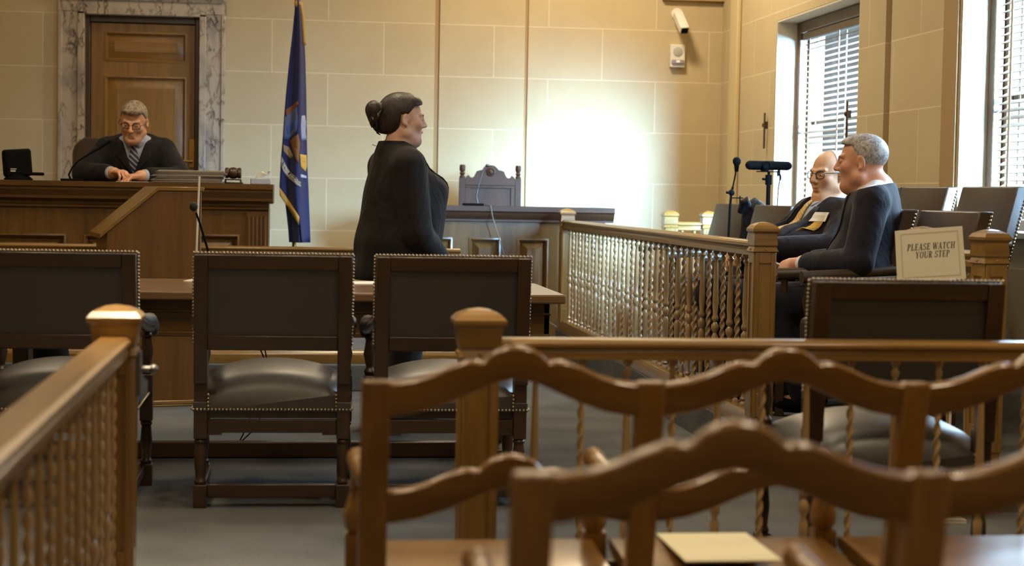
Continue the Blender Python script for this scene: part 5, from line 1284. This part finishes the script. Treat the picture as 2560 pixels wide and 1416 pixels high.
def hair_near(H, Q, Rr, hd, R):
    H.ell(Q(0, -.022, .04), (.083, .104, .088), Rr, .01); H.ell(Q(0, .038, .088), (.055, .04, .022), Rr, .03)
    def keep(x, y, z):
        X, Y, Z = localise(x, y, z, hd, R)
        face = np.minimum(Y-.022-.5*np.clip(Z-.06, -.1, .1), .085-Z-.15*np.abs(X)); side = np.minimum(Y+.012, .0-Z); nape = -.066-Z
        return np.maximum(np.maximum(face, side), nape)
    H.cut(keep, .012)
M_SHIRTB = cloth('pale_blue_shirt', (168, 176, 196), .8, .2); M_SHIRTW = cloth('white_shirt', (214, 214, 222), .8, .2)
# judge: sits behind the bench, looking down, writing
JW = dict(id='judge', head=(.0, .18, 1.125), hrot=(.42, -.12, -.06), skin=(216, 170, 142), hip=(0, -.08, .52), lean=-.30, L=.52, belly=.02, fat=.004, sw=.215,
    arms=[((-.30, .22, .78), (-.07, .43, .79), (.75, .5, -.1), (.1, -.1, 1), (.5, .5, .3), 1, (.5, .4)),
          ((.30, .20, .80), (.10, .40, .805), (-.6, .62, .05), (.25, -.3, .9), (.75, .8, .5), -1, (.55, .6))],
    legs=[((-.12, .38, .52), (-.12, .36, .1)), ((.12, .38, .52), (.12, .36, .1))], vbot=.80, vtop=.075, vy=.03, shirt=M_SHIRTB, suit=cloth('charcoal_suit', (24, 23, 26), .85, .4, (7, 7, 4), .05),
    tie=stripes('navy_striped_tie', [(42, 42, 70), (42, 42, 70), (46, 46, 78), (150, 150, 168)], 13, (0, .75, 0)), hair=hairmat('grey_brown_hair', (104, 92, 80), (168, 152, 134), (40, 14, 40)), hairfn=hair_judge, glasses=True, open=.55, brow=plain('grey_brows', (110, 92, 76), .8))
jb, P, Q, T, J, S = suit_man(JW)
jp = PY(332, 300, 11.02)
finish(jb, ((jp.x, 11.26, .40), PI), 'man in dark suit and striped tie seated behind the bench, writing with head bowed')
m = MB(); w = npv((.10, .40, .805)); m.tube([(.035, .46, .775), (.055, .475, .86)], .0035, 6); tag(m.build('pen', M_BLACK, smooth=50), 'slim pen held by the man writing at the bench', 'pen')
pen = bpy.data.objects['pen']; pen.location = jb.location; pen.rotation_euler = jb.rotation_euler
# near man: profile, leaning forward, holding a phone
NR = dict(id='near', head=(.0, .06, 1.135), hrot=(.05, .0, .0), hs=1.04, skin=(204, 154, 128), hip=(0, -.02, .51), lean=-.05, L=.525, belly=.06, fat=.008, jcol=.036, sw=.24, nose=.97,
    arms=[((-.29, .03, .70), (-.10, .31, .675), (.35, .85, -.2), (-.75, .1, .55), (.55, .7, .5), 1, (.45, .6)),
          ((.28, .03, .70), (.08, .31, .68), (-.4, .8, -.2), (.6, .1, .7), (.5, .6, .4), -1, (.5, .5))],
    legs=[((-.13, .41, .50), (-.13, .26, .1)), ((.13, .41, .50), (.13, .26, .1))], vbot=.72, vtop=.07, vy=.05, shirt=M_SHIRTW, suit=cloth('navy_suit', (26, 26, 38), .8, .4, (7, 7, 4), .08),
    tie=plain('plain_dark_tie', (40, 40, 60), .6), hair=hairmat('silver_grey_hair', (118, 114, 112), (182, 178, 176), (36, 36, 36)), hairfn=hair_near, open=.7, brow=plain('grey_brows2', (120, 104, 94), .8))
nb, P, Q, T, J, S = suit_man(NR)
npx = PY(2166, 405, 7.5)
finish(nb, ((npx.x+.035, 7.5, .15), math.radians(66)), 'grey haired man in a dark suit seated in profile nearest the camera at right')
m = MB(); m.cbox((-.03, .425, .665), (.075, .15, .009), Matrix.Rotation(.35, 3, 'X') @ Matrix.Rotation(.5, 3, 'Y')); ph = m.build('phone', M_WHITE, bevel=.003); tag(ph, 'white phone held in the hands of the nearest seated man', 'phone'); ph.location = nb.location; ph.rotation_euler = nb.rotation_euler
# far man: bald crown, glasses, gold tie, leaning back
FR = dict(id='far', head=(.0, -.13, 1.085), hrot=(.06, .24, .0), hs=1.0, skin=(206, 164, 130), hip=(0, .03, .50), lean=.36, L=.50, belly=.10, fat=.006, sw=.215, nose=1.0,
    arms=[((-.30, .02, .74), (-.12, .28, .735), (.5, .75, -.1), (-.5, .1, .85), (.4, .5, .3), 1, (.45, .4)),
          ((.30, .02, .72), (.10, .30, .70), (-.5, .75, -.1), (.4, .1, .85), (.4, .5, .3), -1, (.45, .4))],
    legs=[((-.13, .43, .50), (-.13, .28, .1)), ((.13, .43, .50), (.13, .28, .1))], vbot=.60, vtop=.085, vy=-.06, vslope=-.35, shirt=M_SHIRTB, suit=cloth('dark_navy_suit', (28, 26, 36), .8, .4, (7, 7, 4), .06),
    tie=stripes('gold_striped_tie', [(196, 158, 84), (120, 96, 60), (206, 170, 96), (190, 150, 76)], 11, (0, .5, 0)), tie_end=.66, hair=hairmat('white_hair', (176, 170, 162), (214, 210, 204), (36, 36, 36)), hairfn=hair_far, glasses=True, open=.75, brow=plain('white_brows', (170, 158, 146), .8))
fb_, P, Q, T, J, S = suit_man(FR)
fpx = PY(2068, 440, 8.25)
finish(fb_, ((fpx.x-.12, 8.25-.03, .15), math.radians(104)), 'older bald man in glasses and gold striped tie leaning back beside the nearer man')
# badge with ribbon on the far man
def onJ(vx, x, z, off): y = vx.front(x, z); return (x, (y if y is not None else .1)+off, z)
bx, bz = -.145, .885
m = MB(); A = [[onJ(J, bx-.034+.068*i/4, bz-.022+.044*k/3, .012) for i in range(5)] for k in range(4)]
m.add([p for r in A for p in r], [(k*5+i, k*5+i+1, k*5+i+6, k*5+i+5) for k in range(3) for i in range(4)])
bg_ = tag(m.build('name_badge', M_PAPER, solid=.003), 'white name badge on the jacket of the man in glasses', 'badge'); bg_.location = fb_.location; bg_.rotation_euler = fb_.rotation_euler
m = MB(); A = [[onJ(J, bx-.016+.032*i/2, bz-.022-.045*k/4, .010) for i in range(3)] for k in range(5)]
A[-1][1] = (A[-1][1][0], A[-1][1][1], A[-1][1][2]+.016)
m.add([p for r in A for p in r], [(k*3+i, k*3+i+1, k*3+i+4, k*3+i+3) for k in range(4) for i in range(2)])
m.build('ribbon', plain('gold_ribbon', (206, 160, 60), .5), bg_, solid=.002)
# the chairs the two men sit in
def seat_for(px, py, Y, rz, lab):
    v = PY(px, py, Y); return dup(J0, (v.x-.155*math.sin(rz), Y+.155*math.cos(rz), .15), rz, lab, gj)
seat_for(2287, 538, 7.56, math.radians(72), 'brown leather chair under the nearest seated man, its padded arm toward the camera')
seat_for(2180, 560, 8.28, math.radians(104), 'brown leather chair under the man in glasses, mostly hidden by the nearer man')
LAMPS = [(-1.6, 12.2, 6), (2.1, 12.0, 95), (-1.6, 9.2, 30), (.3, 8.7, 50), (1.5, 9.4, 24), (-1.4, 6.0, 32), (1.2, 5.6, 30), (-.45, 3.9, 32), (1.9, 3.3, 46), (-.3, -.3, 30), (1.6, -.4, 24)]  # unseen warm overhead lamps, several added as fill for pews, rails, seats and sign
EXPO = -.06
SKY, LOBE, SUN = 50, 780, (.25, -.95, .16)
# ================================================================== LIGHT AND CAMERA
wd = bpy.data.worlds.new('sky'); SC.world = wd; wd.use_nodes = True
nt = wd.node_tree; bg = nt.nodes['Background']; bg.inputs[1].default_value = 1
# overcast sky over a darker street; the veiled sun is a broad bright patch behind the camera's right shoulder
tc = nt.nodes.new('ShaderNodeTexCoord'); sx = nt.nodes.new('ShaderNodeSeparateXYZ'); cr = nt.nodes.new('ShaderNodeValToRGB')
nt.links.new(tc.outputs['Generated'], sx.inputs[0]); nt.links.new(sx.outputs['Z'], cr.inputs[0])
e = cr.color_ramp.elements; e[0].position = .10; e[0].color = (.004, .0045, .005, 1); e[1].position = .26; e[1].color = (.52, .77, 1.0, 1)
dt = nt.nodes.new('ShaderNodeVectorMath'); dt.operation = 'DOT_PRODUCT'; dt.inputs[1].default_value = Vector(SUN).normalized(); nt.links.new(tc.outputs['Generated'], dt.inputs[0])
mr = nt.nodes.new('ShaderNodeMapRange'); mr.interpolation_type = 'SMOOTHSTEP'; mr.inputs[1].default_value = .83; mr.inputs[2].default_value = .99; mr.inputs[3].default_value = 0; mr.inputs[4].default_value = LOBE; nt.links.new(dt.outputs['Value'], mr.inputs[0])
mu = nt.nodes.new('ShaderNodeVectorMath'); mu.operation = 'SCALE'; mu.inputs['Scale'].default_value = SKY; nt.links.new(cr.outputs[0], mu.inputs[0])
m3 = nt.nodes.new('ShaderNodeVectorMath'); m3.operation = 'SCALE'; m3.inputs[0].default_value = (.33, .63, 1.0); nt.links.new(mr.outputs[0], m3.inputs['Scale'])
ad = nt.nodes.new('ShaderNodeVectorMath'); nt.links.new(mu.outputs[0], ad.inputs[0]); nt.links.new(m3.outputs[0], ad.inputs[1]); nt.links.new(ad.outputs[0], bg.inputs[0])
for i, (lo, hi) in enumerate(wins):
    l = bpy.data.lights.new('window_portal', 'AREA'); l.shape = 'RECTANGLE'; l.size = ZH-ZS; l.size_y = hi-lo; l.cycles.is_portal = True
    o = link(bpy.data.objects.new('window_portal', l)); o.location = (XR+DP+.06, (lo+hi)/2, (ZS+ZH)/2); o.rotation_euler = (0, PI/2, 0)
def lamp(x, y, e, size=.5, col=(1, .81, .55), z=ZC-.35, spread=None):
    l = bpy.data.lights.new('ceiling_and_fill_lamp', 'AREA'); l.shape = 'DISK'; l.size = size; l.energy = e; l.color = col
    if spread: l.spread = spread
    o = link(bpy.data.objects.new('ceiling_and_fill_lamp', l)); o.location = (x, y, z); return o
for (x, y, e) in LAMPS: lamp(x, y, e)
lamp(lx, RY+.1, 16, .25, spread=math.radians(40))
cam = bpy.data.cameras.new('camera'); co = link(bpy.data.objects.new('camera', cam)); SC.camera = co
cam.sensor_fit = 'HORIZONTAL'; cam.sensor_width = 36; cam.lens = 36*FPX/W; cam.clip_start = .05; cam.clip_end = 200
co.matrix_world = Matrix(((CR.x, CU.x, -CF.x, 0), (CR.y, CU.y, -CF.y, 0), (CR.z, CU.z, -CF.z, CH), (0, 0, 0, 1)))
cam.dof.use_dof = True; cam.dof.focus_distance = 8.2; cam.dof.aperture_fstop = 3.4
vs = SC.view_settings; vs.view_transform = 'Standard'; vs.look = 'None'; vs.exposure = EXPO; vs.gamma = 1; vs.use_curve_mapping = False
SC.cycles.max_bounces = 7; SC.cycles.diffuse_bounces = 4; SC.cycles.glossy_bounces = 3; SC.cycles.transparent_max_bounces = 8; SC.cycles.caustics_reflective = False; SC.cycles.caustics_refractive = False; SC.cycles.sample_clamp_indirect = 6
SC.cycles.use_denoising = True
